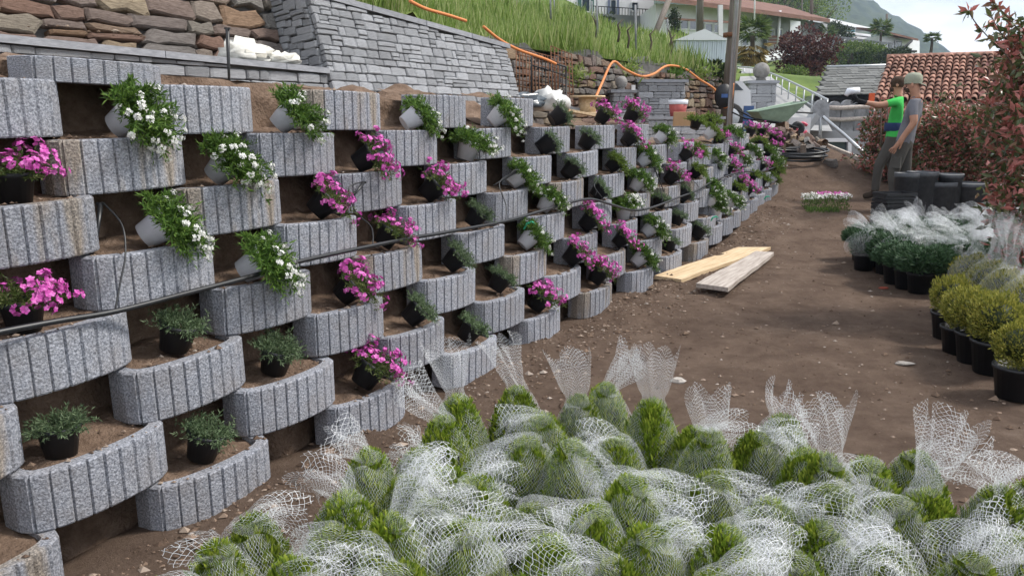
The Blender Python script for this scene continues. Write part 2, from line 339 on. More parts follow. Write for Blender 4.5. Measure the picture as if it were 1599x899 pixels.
# ------------------------------------------------------------------ concrete planting rings
def arc(a,r):     # shallow front with rounded corners
    ss=math.sin(a); cc=math.cos(a)
    return (r*math.copysign(abs(ss)**1.0,ss),-(RB+r-RR)*max(0,cc)**.8)
def ring_mesh(name,R=RR,h=RISE-.006,nf=11,m=None):
    gw=R_(1.6); P=[]
    # facet joints equally spaced along the curve
    aa=np.linspace(-math.pi/2,math.pi/2,400); xy=np.array([arc(a,R) for a in aa]); ln=np.concatenate([[0],np.cumsum(np.hypot(*np.diff(xy,axis=0).T))])
    at=lambda l: float(np.interp(l,ln,aa))
    g=.0065
    for k in range(nf+1):
        l=ln[-1]*k/nf
        if k>0: P.append((at(l-g),R))
        P.append((at(l),R-.009 if 0<k<nf else R))
        if 0<k<nf:pass
        if k<nf: P.append((at(l+g),R))
    outer=[(-R,.07)]+[arc(a,r) for a,r in P]+[(R,.07)]
    ri=R-.05
    inner=[(-ri,.07)]+[arc(-math.pi/2+math.pi*k/16,ri) for k in range(17)]+[(ri,.07)]
    vs=[];fs=[]; no=len(outer); ni=len(inner)
    def inset(p,d): q=Vector((p[0],p[1]-.1)); l=max(1e-6,q.length); return (p[0]-q.x*d/l,p[1]-q.y*d/l)
    for z,d in((0,.004),(.006,0),(h-.007,0),(h,.005)):
        for p in outer: q=inset(p,d); vs.append((q[0],q[1],z))
    for z in(h,0):
        for p in inner: vs.append((p[0],p[1],z))
    for r in range(3):
        for k in range(no-1): fs.append((r*no+k,r*no+k+1,(r+1)*no+k+1,(r+1)*no+k))
    b=4*no
    for k in range(ni-1): fs.append((b+k,b+k+1,b+ni+k+1,b+ni+k))
    # top and bottom rims: strips by matching parameters
    def strip(o0,n0,i0,n1,flip):
        i=j=0
        while i<n0-1 or j<n1-1:
            if j>=n1-1 or (i<n0-1 and i/(n0-1)<=j/(n1-1)): f=(o0+i,o0+i+1,i0+j); i+=1
            else: f=(o0+i,i0+j+1,i0+j); j+=1
            fs.append(f[::-1] if flip else f)
    strip(3*no,no,b,ni,False); strip(0,no,b+ni,ni,True)
    fs.append((0,no,2*no,3*no,b,b+ni)); fs.append((b+ni-1,4*no-1,3*no-1,2*no-1,no-1,b+2*ni-1))
    me=bpy.data.meshes.new(name); me.from_pydata(vs,[],fs); me.materials.append(m); me.update(); return me
RING=ring_mesh('planting_ring',m=M['concrete']); RING_S=ring_mesh('planting_ring',m=M['concrete_stain'])
def fill_mesh(seed):
    ri=RR-.052; n=15; V=[];F_=[]; xs=np.linspace(-ri,ri,n); h=RISE
    idx={}
    rows=[]
    for a in np.linspace(0,1,11):
        r=[]
        for x in xs:
            yf=-(RB-.052)*max(0,1-(abs(x)/ri)**2.6)**.5; y=yf+(.30-yf)*a
            z=h-.014+.05*a*a+.018*fbm(x*9,y*9,seed,3)-.012*math.exp(-(a/.12)**2)
            r.append(len(V)); V.append((x,y,z))
        rows.append(r)
    for i in range(10):
        for j in range(n-1): F_.append((rows[i][j],rows[i][j+1],rows[i+1][j+1],rows[i+1][j]))
    # underside
    b=len(V)
    for a in(0,1):
        for x in xs:
            yf=-(RB-.052)*max(0,1-(abs(x)/ri)**2.6)**.5; V.append((x,yf if a==0 else .30,.015+.01*fbm(x*9,a,seed,2)))
    for j in range(n-1): F_.append((b+j,b+n+j,b+n+j+1,b+j+1))
    me=bpy.data.meshes.new('soil_fill'); me.from_pydata(V,[],F_); me.materials.append(M['soil']); me.polygons.foreach_set('use_smooth',[True]*len(F_)); me.update(); return me
FILLS=[fill_mesh(s) for s in(1.3,5.2,9.1,14.4)]
ORD=['bottom','second','third','fourth','fifth','sixth','seventh','eighth','ninth']
RZ=math.pi/2-TH
UZ0=Vector((0,0,1))
rings=[]     # (n, u, object)
def add_ring(n,i,z=None,sx=1,far=False,row=None):
    u0=DW.dot(P0); p=wallpt(u0+i*SP+random.gauss(0,.008),PERP0+SB*n+random.gauss(0,.006),RISE*n if z is None else z)
    stain=random.random()<.22
    e=empty('planting_ring',p,RZ+random.gauss(0,.025)); e.scale=(sx,1,1)
    o=obj('ring',RING_S if stain else RING,e); o.rotation_euler=(random.gauss(0,.008),random.gauss(0,.012),0)
    obj('soil_fill',random.choice(FILLS),e)
    rings.append((n,i,e,far,row)); return e
for n,ii in {0:range(0,9),1:np.arange(.5,8.6),2:range(0,9),3:np.arange(.5,8.6),4:range(0,9),5:np.arange(.5,8.6),6:range(0,8),7:np.arange(.5,4.6)}.items():
    for i in ii: add_ring(n,float(i),row=n)
e=add_ring(7.42,1.0,z=RISE*7.92,row=8); e.rotation_euler=(0,R_(1.5),RZ); e.scale=(1.02,1,.45)
e=add_ring(7.5,0.0,z=RISE*7.92,row=8); e.scale=(1,1,.45)
for k in range(6):
    for j in range(8):
        i=8.72+.53*j+(.265 if k%2 else 0); n=.42+.28*(i-8.65)+k
        if n>5.25 or i>12.5: continue
        add_ring(n,i,sx=.98,far=True,row=k)
# ------------------------------------------------------------------ potted flowers
def unit(v): return v/np.maximum(1e-9,np.linalg.norm(v,axis=-1,keepdims=True))
def kites(P,D,Ln,Wd,g,fold=.25):
    """leaf-shaped quads at P pointing along D"""
    n=len(P); D=unit(D); rnd=unit(g.normal(size=(n,3))); Sd=unit(np.cross(D,rnd)); Nn=np.cross(D,Sd)
    Ln=np.broadcast_to(Ln,(n,))[:,None]; Wd=np.broadcast_to(Wd,(n,))[:,None]
    a=P; b=P+D*Ln*.45+Sd*Wd*.5+Nn*Wd*fold; c=P+D*Ln; d=P+D*Ln*.45-Sd*Wd*.5+Nn*Wd*fold
    V=np.stack([a,b,c,d],1).reshape(-1,3); Fq=np.arange(4*n).reshape(-1,4); return V,Fq
def flowers(P,Nm,r,g,npet=5):
    n=len(P); Nm=unit(Nm); A=unit(np.cross(Nm,unit(g.normal(size=(n,3))))); B=np.cross(Nm,A); Vs=[]
    r=np.broadcast_to(r,(n,))[:,None]
    for k in range(npet):
        t=2*math.pi*k/npet
        d=A*math.cos(t)+B*math.sin(t); s=-A*math.sin(t)+B*math.cos(t)
        Vs.append(np.stack([P,P+d*r*.65+s*r*.42+Nm*r*.1,P+d*r+Nm*r*.18,P+d*r*.65-s*r*.42+Nm*r*.1],1))
    V=np.concatenate(Vs,0).reshape(-1,3)
    # keep petals of a flower as one island by sharing nothing; colour varies softly per petal
    return V,np.arange(len(V)).reshape(-1,4)
KIND={ # stems, length, spread, droop, leaves/stem, leaf L, leaf W
 'white':dict(ns=150,L=(.075,.15),sp=1.25,dr=.05,nl=22,ll=.032,lw=.0075,mat='candytuft'),
 'lime':dict(ns=120,L=(.06,.125),sp=1.25,dr=.04,nl=22,ll=.026,lw=.007,mat='lime_leaf'),
 'pink':dict(ns=90,L=(.06,.135),sp=1.25,dr=.03,nl=18,ll=.02,lw=.0055,mat='phlox_leaf'),
 'green':dict(ns=150,L=(.035,.092),sp=1.25,dr=.02,nl=18,ll=.019,lw=.0048,mat='pink_leaf')}
PC={}
def pot_variant(kind,color,tilt,seed):
    key=(kind,color,tilt,seed)
    if key in PC: return PC[key]
    g=np.random.default_rng(seed*77+len(kind)*13+int(tilt)); k=KIND[kind]
    rb,rt,h=(.050,.070,.118) if color=='white' else (.052,.072,.112)
    T=R_(tilt); ct,st=math.cos(T),math.sin(T)
    def rot(V):
        V=np.array(V,float); x=V[:,0]-rb; z=V[:,2].copy()
        return np.stack([x*ct+z*st+rb*.4,V[:,1],-x*st+z*ct],-1)
    mb=MB(); mb.lathe([(0,.002),(rb-.006,.002),(rb,.0),(rt-.003,h-.016),(rt+.003,h-.016),(rt+.003,h),(rt-.004,h),(rt-.006,h-.03)],22)
    mb.v=[tuple(v) for v in rot(mb.v)]; pot=mb.mesh('pot',M['white_plastic'] if color=='white' else M['black_plastic'])
    mb=MB(); mb.lathe([(0,h-.012),(rt-.02,h-.014),(rt-.005,h-.02)],16); mb.v=[tuple(v) for v in rot(mb.v)]; com=mb.mesh('compost',M['compost'])
    ns=k['ns']; ang=g.uniform(0,2*math.pi,ns); rad=rt*np.sqrt(g.uniform(0,1,ns))*.7
    p0=rot(np.stack([rad*np.cos(ang),rad*np.sin(ang),np.full(ns,h-.015)],-1))
    ax=np.array([st,0,ct]); e1=np.array([ct,0,-st]); e2=np.array([0,1,0])
    cz=g.uniform(.02,1,ns); sz_=np.sqrt(1-cz**2); a2=ang+g.normal(size=ns)*.3
    d0=unit(ax*cz[:,None]+(np.cos(a2)[:,None]*e1+np.sin(a2)[:,None]*e2)*sz_[:,None])
    Ls=g.uniform(*k['L'],ns); nl=k['nl']; s=g.uniform(.12,1,(ns,nl))
    def at(s): # (ns,m)
        return p0[:,None]+d0[:,None]*(Ls[:,None]*s)[...,None]+np.array([0,0,-1])*(k['dr']*(Ls[:,None]/.15)*s**2)[...,None]*(.4+.9*st)
    P=at(s).reshape(-1,3); tang=np.repeat(d0,nl,0)+np.array([0,0,-1])*(k['dr']*3*s.reshape(-1,1))
    D=tang*.8+g.normal(size=P.shape)*.75
    V,Fq=kites(P,D,g.uniform(.7,1.25,len(P))*k['ll'],k['lw'],g)
    V[:,2]=np.maximum(V[:,2],.002 if tilt<20 else -.12)
    fol=npmesh('foliage',V,Fq,M[k['mat']]); fl=None
    if kind=='white':
        sel=np.argsort(-(d0[:,0]*1.0+d0[:,2]*.15+g.normal(size=ns)*.45))[:34]; c=at(np.full((ns,1),1.03))[sel,0]
        C_=np.repeat(c,9,0); off=unit(g.normal(size=(len(C_),3)))*np.array([1,1,.8]); off+=np.repeat(d0[sel],9,0)*.6
        V,Fq=flowers(C_+off*.011,off+np.repeat(d0[sel],9,0),g.uniform(.0065,.0095,len(C_)),g,4); fl=npmesh('flowers',V,Fq,M['white_petal'])
    if kind=='pink':
        sel=np.argsort(-(d0[:,0]*.6+d0[:,2]*.7+g.normal(size=ns)*.35))[:40]; c=at(np.full((ns,1),1.05))[sel,0]
        C_=np.repeat(c,4,0); off=unit(g.normal(size=(len(C_),3)))+np.repeat(d0[sel],4,0)*.5
        V,Fq=flowers(C_+off*.015,off+np.repeat(d0[sel],4,0)*.6,g.uniform(.011,.0155,len(C_)),g,5); fl=npmesh('flowers',V,Fq,M['pink_petal'])
    PC[key]=(pot,com,fol,fl); return PC[key]
POTS=[ # kind, pot, px, row, tilt, turn (deg toward the viewer), depth offset
 ('pink','black',28,5,4,0),('white','white',172,6,62,25),('white','white',437,6,48,20),('white','white',338,5,48,22),('pink','black',558,5,55,15),
 ('white','white',632,6,55,10),('white','white',733,5,18,10),('white','white',770,6,48,10),('white','white',228,4,58,15),('pink','black',495,4,50,15),
 ('pink','black',667,4,48,15),('white','white',800,4,52,12),('white','white',850,3,30,12),('pink','black',70,3,4,0),('white','white',382,3,55,18),
 ('pink','black',602,3,35,15),('green','black',740,3,35,15),('green','black',288,2,10,20),('pink','black',537,2,50,15),('green','black',702,2,42,15),
 ('white','white',818,2,50,15),('green','black',438,1,12,30),('green','black',640,1,42,15),('green','black',776,1,38,15),('pink','black',888,1,45,12),
 ('green','black',138,1,5,0),('green','black',333,0,18,20),('pink','black',572,0,38,15),('green','black',730,0,40,12),('pink','black',838,0,30,15),
 ('green','black',-4,0,8,0),('pink','black',930,0,35,10),('white','white',992,0,45,10),('green','black',1045,0,25,10),('green','black',1088,0,35,10),
 ('pink','black',963,1,45,10),('white','white',1008,1,50,10),('green','black',1058,1,25,10),('pink','black',912,2,45,10),('white','white',978,2,6,10),
 ('green','black',1030,2,25,10),('green','black',928,3,45,10),('green','black',885,4,50,10),('green','black',842,5,58,5),('green','black',862,6,58,5),
 ('pink','black',938,6,40,10),('pink','black',983,6,35,10),('pink','black',976,5,45,10),('green','black',914,5,35,15),('lime','black',952,4,45,10),
 ('white','white',1000,4,50,10),('white','white',992,3,30,10),('pink','black',1043,3,48,10),('green','black',1063,2,45,10),('white','white',1027,5,50,8),
 ('pink','black',1064,4,45,8),('lime','black',1085,4,40,8),('lime','black',1083,3,30,8),('green','black',1112,3,30,8),('lime','white',1103,5,50,8),('lime','black',1086,5.6,15,8),('lime','black',1110,5.6,15,8)]
FARP=[('white','white',1112,255,40),('pink','black',1137,270,20),('white','white',1152,258,30),('white','white',1168,248,30),('pink','black',1137,243,35),('white','white',1144,220,20),
 ('pink','black',1172,212,15),('pink','black',1188,212,15),('pink','black',1208,222,15),('lime','black',1186,232,15),('white','black',1196,246,20),('pink','black',1186,266,30),('pink','black',1208,238,15),
 ('lime','black',1202,266,15),('white','white',1108,322,35),('white','white',1117,338,20),('white','white',1106,306,30),('pink','black',1153,292,25),('pink','black',1166,304,30),('lime','black',1174,284,20),
 ('lime','black',1190,290,15),('lime','white',1202,286,45),('lime','black',1212,276,15),('white','white',1135,325,30),('lime','black',1150,305,20),('lime','black',1215,258,15),('white','white',1209,262,25),('pink','black',1122,228,25)]
LOOK={'white':'white candytuft','pink':'pink phlox','green':'grey green carnation cushion','lime':'fresh green cushion plant'}
FT={}
tilt_bins=[0,18,35,48,60]
pc=[0]
def place_pot(kind,color,pos,tilt,turn,label,group):
    tb=min(tilt_bins,key=lambda a:abs(a-tilt)); pc[0]+=1
    pot,com,fol,fl=pot_variant(kind,color,tb,pc[0]%3)
    e=empty('potted_flower',pos,RZ-R_(turn+38)+random.gauss(0,.12),label,'potted plant',group)
    s=random.uniform(.93,1.08); e.scale=(s,s,s*random.uniform(.95,1.05))
    obj('pot',pot,e); obj('compost',com,e); tag(obj('foliage',fol,e),kind='stuff')
    if fl: tag(obj('flowers',fl,e),kind='stuff')
    return e
ontop={}
for kind,color,px,n,tilt,turn in POTS:
    near=[r for r in rings if r[4]==int(n) and not r[3]]
    perp=PERP0+SB*n+.0
    zs=RISE*(n+1)-.012
    t=atP(px,400,perp); p=Vector((t.x,t.y,0)); # azimuth from the photo, depth from the ring it stands in
    # refine azimuth for the shelf height
    for _ in range(3):
        dep=p.y*_c-(zs-CAMZ)*_s; x=(px-799.5)/F*dep
        # solve point on perp plane with that x
        y=(perp-NR.x*x)/NR.y; p=Vector((x,y,0))
    p.z=zs
    st='standing upright' if tilt<22 else ('tilted' if tilt<44 else 'tipped over')
    lab=f'{color} pot of {LOOK[kind]} {st} on the {ORD[int(n)]} row of rings'
    place_pot(kind,color,p,tilt,turn,lab,lab)
    u=(DW.dot(p)-DW.dot(P0))/SP
    if near:
        r=min(near,key=lambda r:abs(r[1]-u))
        if abs(r[1]-u)<.5: ontop[r[2].name]=LOOK[kind]
for kind,color,px,py,tilt in FARP:
    p=atP(px,py,PERP0+SB*3-.03); z=p.z; perp=PERP0+SB*(z/RISE-1)-.03; p=atP(px,py,perp)
    lab=f'{color} pot of {LOOK[kind]} in the crowded far end of the ring wall'
    place_pot(kind,color,p-Vector((0,0,.02)),tilt,10,lab,lab)
for n,i,e,far,row in rings:
    if far: lab=f'grey ribbed concrete planting ring packed tight at the far wall end, layer {["one","two","three","four","five","six"][row]} up'
    elif row==8: lab='half buried grey ribbed concrete ring topping the near end of the wall'
    else:
        w_=ontop.get(e.name); lab=f'grey ribbed concrete planting ring in the {ORD[row]} row, '+(f'holding a {w_}' if w_ else 'with bare soil on top')
    tag(e,lab,'planting ring',lab)
# crumbs of soil lying in the rings and on their rims
pts=[];sz=[]
for n,i,e,far,row in rings:
    for _ in range(26):
        x=random.uniform(-RR+.02,RR-.02); yf=-RB*max(0,1-(abs(x)/RR)**2.4)**.5; y=yf+.012+abs(random.gauss(0,.09)); 
        if y>.2: continue
        s=max(.003,min(.02,random.lognormvariate(-5.0,.55))); w=e.location+DW*x+NR*y+UZ0*(RISE-.004+s*.1+.03*max(0,y)); pts.append(tuple(w)); sz.append(s)
tag(obj('ring_soil_crumbs',clods('ring_soil_crumbs',pts,sz,M['clod'])),label='loose soil crumbs lying on the ring tops of the planted wall',cat='soil',kind='stuff')
# ------------------------------------------------------------------ drip line, spikes and plant label sticks
def perp_front(z): return PERP0+SB*(z/RISE-1)-RB
def on_front(px,py,d=.0):
    p=atP(px,py,PERP0)
    for _ in range(4): p=atP(px,py,perp_front(p.z)-d)
    return p
def spline(pts,k=6):
    out=[]; n=len(pts)
    for i in range(n-1):
        a,b,c,d=pts[max(0,i-1)],pts[i],pts[i+1],pts[min(n-1,i+2)]
        for j in range(k):
            t=j/k; out.append(.5*((2*b)+(c-a)*t+(2*a-5*b+4*c-d)*t*t+(3*b-a-3*c+d)*t**3))
    return out+[pts[-1]]
hp=[(-40,527),(0,518),(90,501),(180,486),(290,458),(390,432),(460,410),(560,388),(640,372),(700,362),(790,345),(850,328),(915,311),(950,318),(985,328),(1010,326),(1035,318),(1060,308),(1085,299),(1110,285),(1135,275),(1160,268),(1190,268),(1217,258)]
mb=MB(); mb.tube(spline([on_front(x,y,.012) for x,y in hp]),.0105,8)
tag(mb.build('drip_hose',M['hose']),'black drip irrigation hose running along the whole ring wall','hose')
def spike(pts_spike,pts_tube,lab):
    e=empty('drip_spike',pts_spike[0],0,lab,'drip spike','drip spikes on the irrigation hose')
    o=e.location.copy(); mb=MB(); a,b=pts_spike; mb.tube([a-o,(a+b)/2-o,b-o],[.003,.008,.010],6)
    mb.box(b-o,(.028,.014,.010)); mb.build('stake',M['hose'],e)
    if pts_tube: mb=MB(); mb.tube(spline([p-o for p in pts_tube]),.0036,6); mb.build('feed_tube',M['hose'],e)
q=lambda x,y,d=.0:on_front(x,y,d)
spike((q(150,385,-.12),q(157,318,-.12)),[q(162,318,-.11),q(190,350,-.02),q(196,395,.01),q(188,440,.012),q(180,484,.012)],'drip spike with a hanging feed tube in the soil beside a white pot')
spike((q(553,305,.0),q(568,285,.0)),[q(566,284,.0),q(545,294,.0),q(555,330,.01),q(580,355,.01),q(582,384,.012)],'drip spike stuck by the fallen pink phlox with its tube loose')
spike((q(770,290,-.06),q(806,268,-.04)),[q(806,268,-.04),q(780,285,-.02),q(790,320,.01),q(790,342,.012)],'drip spike lying across a tipped white pot')
spike((q(930,305,-.05),q(938,274,-.05)),[q(938,274,-.05),q(928,290,0),q(940,308,.012)],'drip spike leaning on a black pot of carnation')
spike((q(1037,300,.01),q(1022,262,.01)),[q(1022,262,.01),q(1030,290,.01),q(1035,317,.012)],'thin drip spike hanging above the hose bend')
spike((q(1082,286,.01),q(1070,272,.01)),[q(1070,272,.01),q(1090,290,.01),q(1088,298,.012)],'thin drip spike near the far hose end')
a=atP(357,131,3.35); a.z=1.6; b=atP(355,45,3.35)
spike((a,b),[b*.12+a*.88,atP(345,126,3.35),atP(330,128,3.35)],'tall drip spike standing free on the terrace before the stone wall')
for px,py,lab in((818,358,'green label stick clipped to a tipped white candytuft pot'),(1110,345,'green label stick by the lowest white candytuft pot'),(1193,312,'green label stick at the far foot of the ring wall')):
    mb=MB(); p=on_front(px,py,-.05 if px<900 else .03); mb.tube([p,p+Vector((.02,.01,.035)),p+Vector((.055,.0,.05)),p+Vector((.08,0,.035))],[.006,.009,.009,.004],6)
    M.setdefault('green_plastic',flat('green_plastic',(.03,.38,.22),rough=.4)); tag(mb.build('label_stick',M['green_plastic']),lab,'plant label')
# ------------------------------------------------------------------ netted conifers in the foreground
def crown_r(t,rm): return rm*np.sqrt(np.maximum(0,1-np.clip(t,0,1)**3.2))*(.78+.22*np.sin(math.pi*np.clip(t*.9+.1,0,1)))
def thuja_mesh(seed,h,rm,m,n=6000,z0=.13,L=.032,W=.0105,up=.85):
    g=np.random.default_rng(seed); t=g.uniform(0,1,n)**.8; a=g.uniform(0,2*math.pi,n)
    lump=1+.10*np.sin(3*a+seed)+.08*np.sin(5*a+t*9+seed*2)
    r=crown_r(t,rm)*lump*np.sqrt(g.uniform(.5,1,n))*.95; z=z0+t*(h-z0-.02)
    P=np.stack([r*np.cos(a),r*np.sin(a),z],-1)
    D=np.stack([np.cos(a)*(1-up),np.sin(a)*(1-up),np.full(n,up)],-1)+g.normal(size=(n,3))*.22
    V,Fq=kites(P,D,g.uniform(.6,1.3,n)*L,g.uniform(.7,1.2,n)*W,g,.15)
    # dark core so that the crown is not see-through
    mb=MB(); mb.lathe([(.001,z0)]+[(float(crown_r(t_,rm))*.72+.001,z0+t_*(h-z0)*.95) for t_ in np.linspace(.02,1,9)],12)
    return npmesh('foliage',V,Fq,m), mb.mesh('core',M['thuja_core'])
def pot_mesh(rb,rt,h,m=None,seg=20):
    mb=MB(); mb.lathe([(0,.003),(rb,0),(rt-.004,h-.02),(rt+.004,h-.02),(rt+.004,h),(rt-.006,h),(rt-.01,h-.03),(0,h-.03)],seg); return mb.mesh('pot',m or M['black_plastic'])
def net_mesh(seed,h,rm,tail,tl,droop,flare=1.0,NU=40,nc=60,z0=.10,cell=.0118):
    """sleeve of plastic net round a crown, gathered above it and ending in a loose ruffled tail; tail: local 3-D direction"""
    g=random.Random(seed); ph=[g.uniform(0,6.28) for _ in range(6)]
    th=np.linspace(0,2*math.pi,NU+1); rows=[]; cen=[]
    for t in np.linspace(0,.93,15):
        z=z0+t*(h-z0); r=float(crown_r(t,rm))*1.03+.008
        wr=1+.05*np.sin(4*th+ph[0]+t*3)+.035*np.sin(7*th+ph[1]-t*5)
        ox=.02*math.sin(t*4+ph[2]); rows.append(np.stack([r*wr*np.cos(th)+ox*t,r*wr*np.sin(th),np.full(NU+1,z)+.012*np.sin(3*th+ph[3])*t],-1))
    p=Vector((.02*math.sin(.93*4+ph[2]),0,z0+.93*(h-z0))); d=Vector((0,0,1)); tail=Vector(tail).normalized()
    nt_=18; last=rows[-1]; r0=float(crown_r(.93,rm))*1.03+.008
    for k in range(1,nt_+1):
        s=k/nt_; d=(d*.72+tail*.28*(1.4 if k<6 else 1)+Vector((0,0,-droop*s*.5))).normalized(); p=p+d*(tl/nt_)
        side=d.cross(Vector((0,0,1)));
        if side.length<.2: side=d.cross(Vector((math.cos(ph[4]),math.sin(ph[4]),0)))
        side.normalize(); nn=side.cross(d)
        bl=sm(s*2.6)
        A=(1-bl)*(r0*(1-.6*sm(s*3)))+bl*(.028+.058*flare*s**.8); B=(1-bl)*(r0*(1-.6*sm(s*3)))+bl*(.018+.02*s)
        x=A*np.cos(th)*(1+.12*np.sin(3*th+ph[5])*s); y=B*np.sin(th)+s*.032*flare*np.sin(5.2*np.cos(th)+ph[1]+s*2.5)+s*.015*np.sin(11*np.cos(th)+ph[3])
        e=.03*s*np.sin(4*th+ph[0])
        rows.append(np.array([[p.x,p.y,p.z]])+x[:,None]*np.array(side)[None]+y[:,None]*np.array(nn)[None]+e[:,None]*np.array(d)[None]); 
    V=np.concatenate(rows,0); nr=len(rows); U=np.tile(th/(2*math.pi)*nc,nr)
    al=np.concatenate([[0],np.cumsum([np.linalg.norm(np.mean(rows[i+1],0)-np.mean(rows[i],0)) for i in range(nr-1)])])/cell
    uv=np.stack([U,np.repeat(al,NU+1)],-1)
    I=np.arange(nr*(NU+1)).reshape(nr,NU+1); Q=np.stack([I[:-1,:-1],I[:-1,1:],I[1:,1:],I[1:,:-1]],-1).reshape(-1,4)
    return npmesh('net_sleeve',V,Q,M['net'],smooth=True,uv=uv)
TH_=[thuja_mesh(s,h,rm,M['thuja']) for s,h,rm in((1,.54,.115),(2,.51,.12),(3,.56,.11),(4,.52,.115))]; THP=[(.54,.115),(.51,.12),(.56,.11),(.52,.115)]
POT_S=pot_mesh(.075,.095,.15)
NETTED=[ # crown top px, py, tail direction on the picture (deg, 90 = up), tail length, droop, flare
 (688,655,130,.26,.1,1.1),(716,625,100,.30,.0,1.2),(596,712,135,.26,.2,1.0),(640,705,120,.2,.5,1),(806,612,110,.30,.0,1.3),(850,640,170,.3,.6,1),(906,612,100,.28,.0,1.1),(946,606,60,.26,.1,1.2),
 (1036,648,88,.27,.0,1.0),(1075,652,20,.30,.6,1.3),(1122,655,92,.22,.0,.9),(1172,682,15,.25,.5,1.1),(1222,662,60,.22,.2,1.1),(1256,690,120,.25,.4,1),(1316,722,95,.26,.05,1.0),(1350,735,180,.24,.7,1),(1410,712,15,.22,.3,.9),
 (565,780,120,.22,.8,1.0),(622,735,60,.24,.8,1),(690,752,200,.3,.9,1.1),(762,742,30,.3,.7,1.1),(832,702,200,.34,.7,1.2),(884,690,320,.36,.8,1.1),(962,706,150,.34,.7,1.2),(1004,742,10,.3,.9,1.2),(1062,765,190,.3,.7,1.2),(1124,742,350,.32,.8,1.2),(1292,775,200,.3,.8,1.2),(1385,792,160,.3,.9,1.1),(1195,770,10,.26,.8,1.2),
 (345,852,160,.16,.9,.8),(400,856,40,.2,.9,.9),(468,848,30,.22,.9,1.0),(522,856,200,.3,.8,1.1),(572,822,70,.3,.8,1.1),(650,808,20,.3,.9,1.2),(732,832,160,.28,.7,1.1),(802,792,330,.34,.7,1.1),(862,846,170,.36,.5,1.2),(934,806,190,.34,.5,1.3),(1012,832,40,.3,.8,1.2),(1082,836,200,.3,.8,1.2),(1152,806,10,.34,.8,1.2),(1222,842,160,.34,.7,1.2),(1284,832,330,.36,.8,1.2),(1352,852,200,.3,.8,1.1),
 (1500,852,60,.34,.7,1.2),(1562,822,180,.34,.6,1.4),(1604,765,150,.34,.6,1.3),(1506,782,70,.34,.1,1.4),(1545,775,120,.30,.2,1.4),(1440,880,120,.26,.8,1.1),(300,896,20,.2,.9,.9),(620,880,150,.3,.7,1.1),(960,885,160,.3,.7,1.2),(1120,890,30,.3,.7,1.2)]
posn=[]
for k,(px,py,dg,tl,dr,fl) in enumerate(NETTED):
    v=k%4; h,rm=THP[v]; s=random.uniform(.94,1.06); H=h*s
    p=atZ(px,py,H); p.z=gfz(p.x,p.y)
    posn.append(p)
for _ in range(12):      # push apart so that no two crowns share the same spot
    for i in range(len(posn)):
        for j in range(i):
            dv=posn[i]-posn[j]; dv.z=0; l=dv.length
            if l<.165: dv=dv/max(l,1e-4)*(.165-l)*.5; posn[i]+=dv; posn[j]-=dv
for k,(px,py,dg,tl,dr,fl) in enumerate(NETTED):
    v=k%4; h,rm=THP[v]; p=posn[k]; rz=random.uniform(0,6.28)
    cs=math.cos(R_(dg)); what='standing straight up' if dr<.15 else ('flopped towards ring wall' if cs<-.45 else 'flopped towards potted shrubs' if cs>.45 else 'slumped on top')
    far_=py<700
    lab=f'netted green conifer, {"edge" if far_ else "middle"} of foreground cluster, white net {what}'
    e=empty('netted_conifer',p,rz,lab,'conifer',lab)
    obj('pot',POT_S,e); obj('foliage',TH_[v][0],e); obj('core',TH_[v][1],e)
    a=R_(dg); dw=Vector((math.cos(a),.25*math.sin(a)+random.uniform(-.35,.1),math.sin(a)*.95+.05)); dl=Matrix.Rotation(-rz,3,'Z')@dw
    obj('net_sleeve',net_mesh(k+1,h,rm,dl,tl*(.72 if dr<.15 else .52*(.75+.5*((k*37)%10)/10)),dr,fl),e)
    e.scale=(1,1,random.uniform(.96,1.04))
# ------------------------------------------------------------------ potted shrubs on the right
GP=pot_mesh(.095,.125,.19); 
def ball_mesh(seed,c,r,m,n=2200,L=.035,W=.012,sq=.95):
    g=np.random.default_rng(seed); d=unit(g.normal(size=(n,3))); lump=1+.1*np.sin(d[:,0]*6+seed)+.1*np.sin(d[:,1]*7+seed*3)
    P=d*(r*lump*g.uniform(.6,1,n)**.5)[:,None]*np.array([1,1,sq])+np.array([0,0,c]); D=d*.6+np.array([0,0,.6])+g.normal(size=(n,3))*.35
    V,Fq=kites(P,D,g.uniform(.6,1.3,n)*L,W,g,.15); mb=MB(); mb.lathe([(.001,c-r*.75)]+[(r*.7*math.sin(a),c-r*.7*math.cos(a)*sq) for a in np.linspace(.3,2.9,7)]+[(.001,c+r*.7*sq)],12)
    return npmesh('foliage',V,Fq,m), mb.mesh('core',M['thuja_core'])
GB=[ball_mesh(s,.31,.14,M['gold'],3000,.024,.009) for s in(1,2,3)]
GOLD=[(1480,524,0),(1497,546,0),(1522,561,0),(1549,577,0),(1584,612,0),(1512,492,90),(1535,508,80),(1562,522,100),(1592,540,70),(1604,575,0),(1575,498,100),(1600,505,80)]
for k,(px,py,nt_) in enumerate(GOLD):
    p=atZ(px,py,.02); p.z=gfz(p.x,p.y)
    lab='golden green ball conifer in black pot, '+('white net pulled up above it' if nt_ else 'front row without net')
    e=empty('ball_conifer',p,random.uniform(0,6.28),lab,'conifer',lab); s=random.uniform(.93,1.1); e.scale=(s,s,s)
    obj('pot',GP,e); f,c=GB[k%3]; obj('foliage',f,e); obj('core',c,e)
    if nt_:
        a=R_(nt_); obj('net_sleeve',net_mesh(200+k,.47,.155,(math.cos(a)*.4,0,1),.30,.1,1.1,z0=.2),e)
JP=pot_mesh(.085,.11,.18)
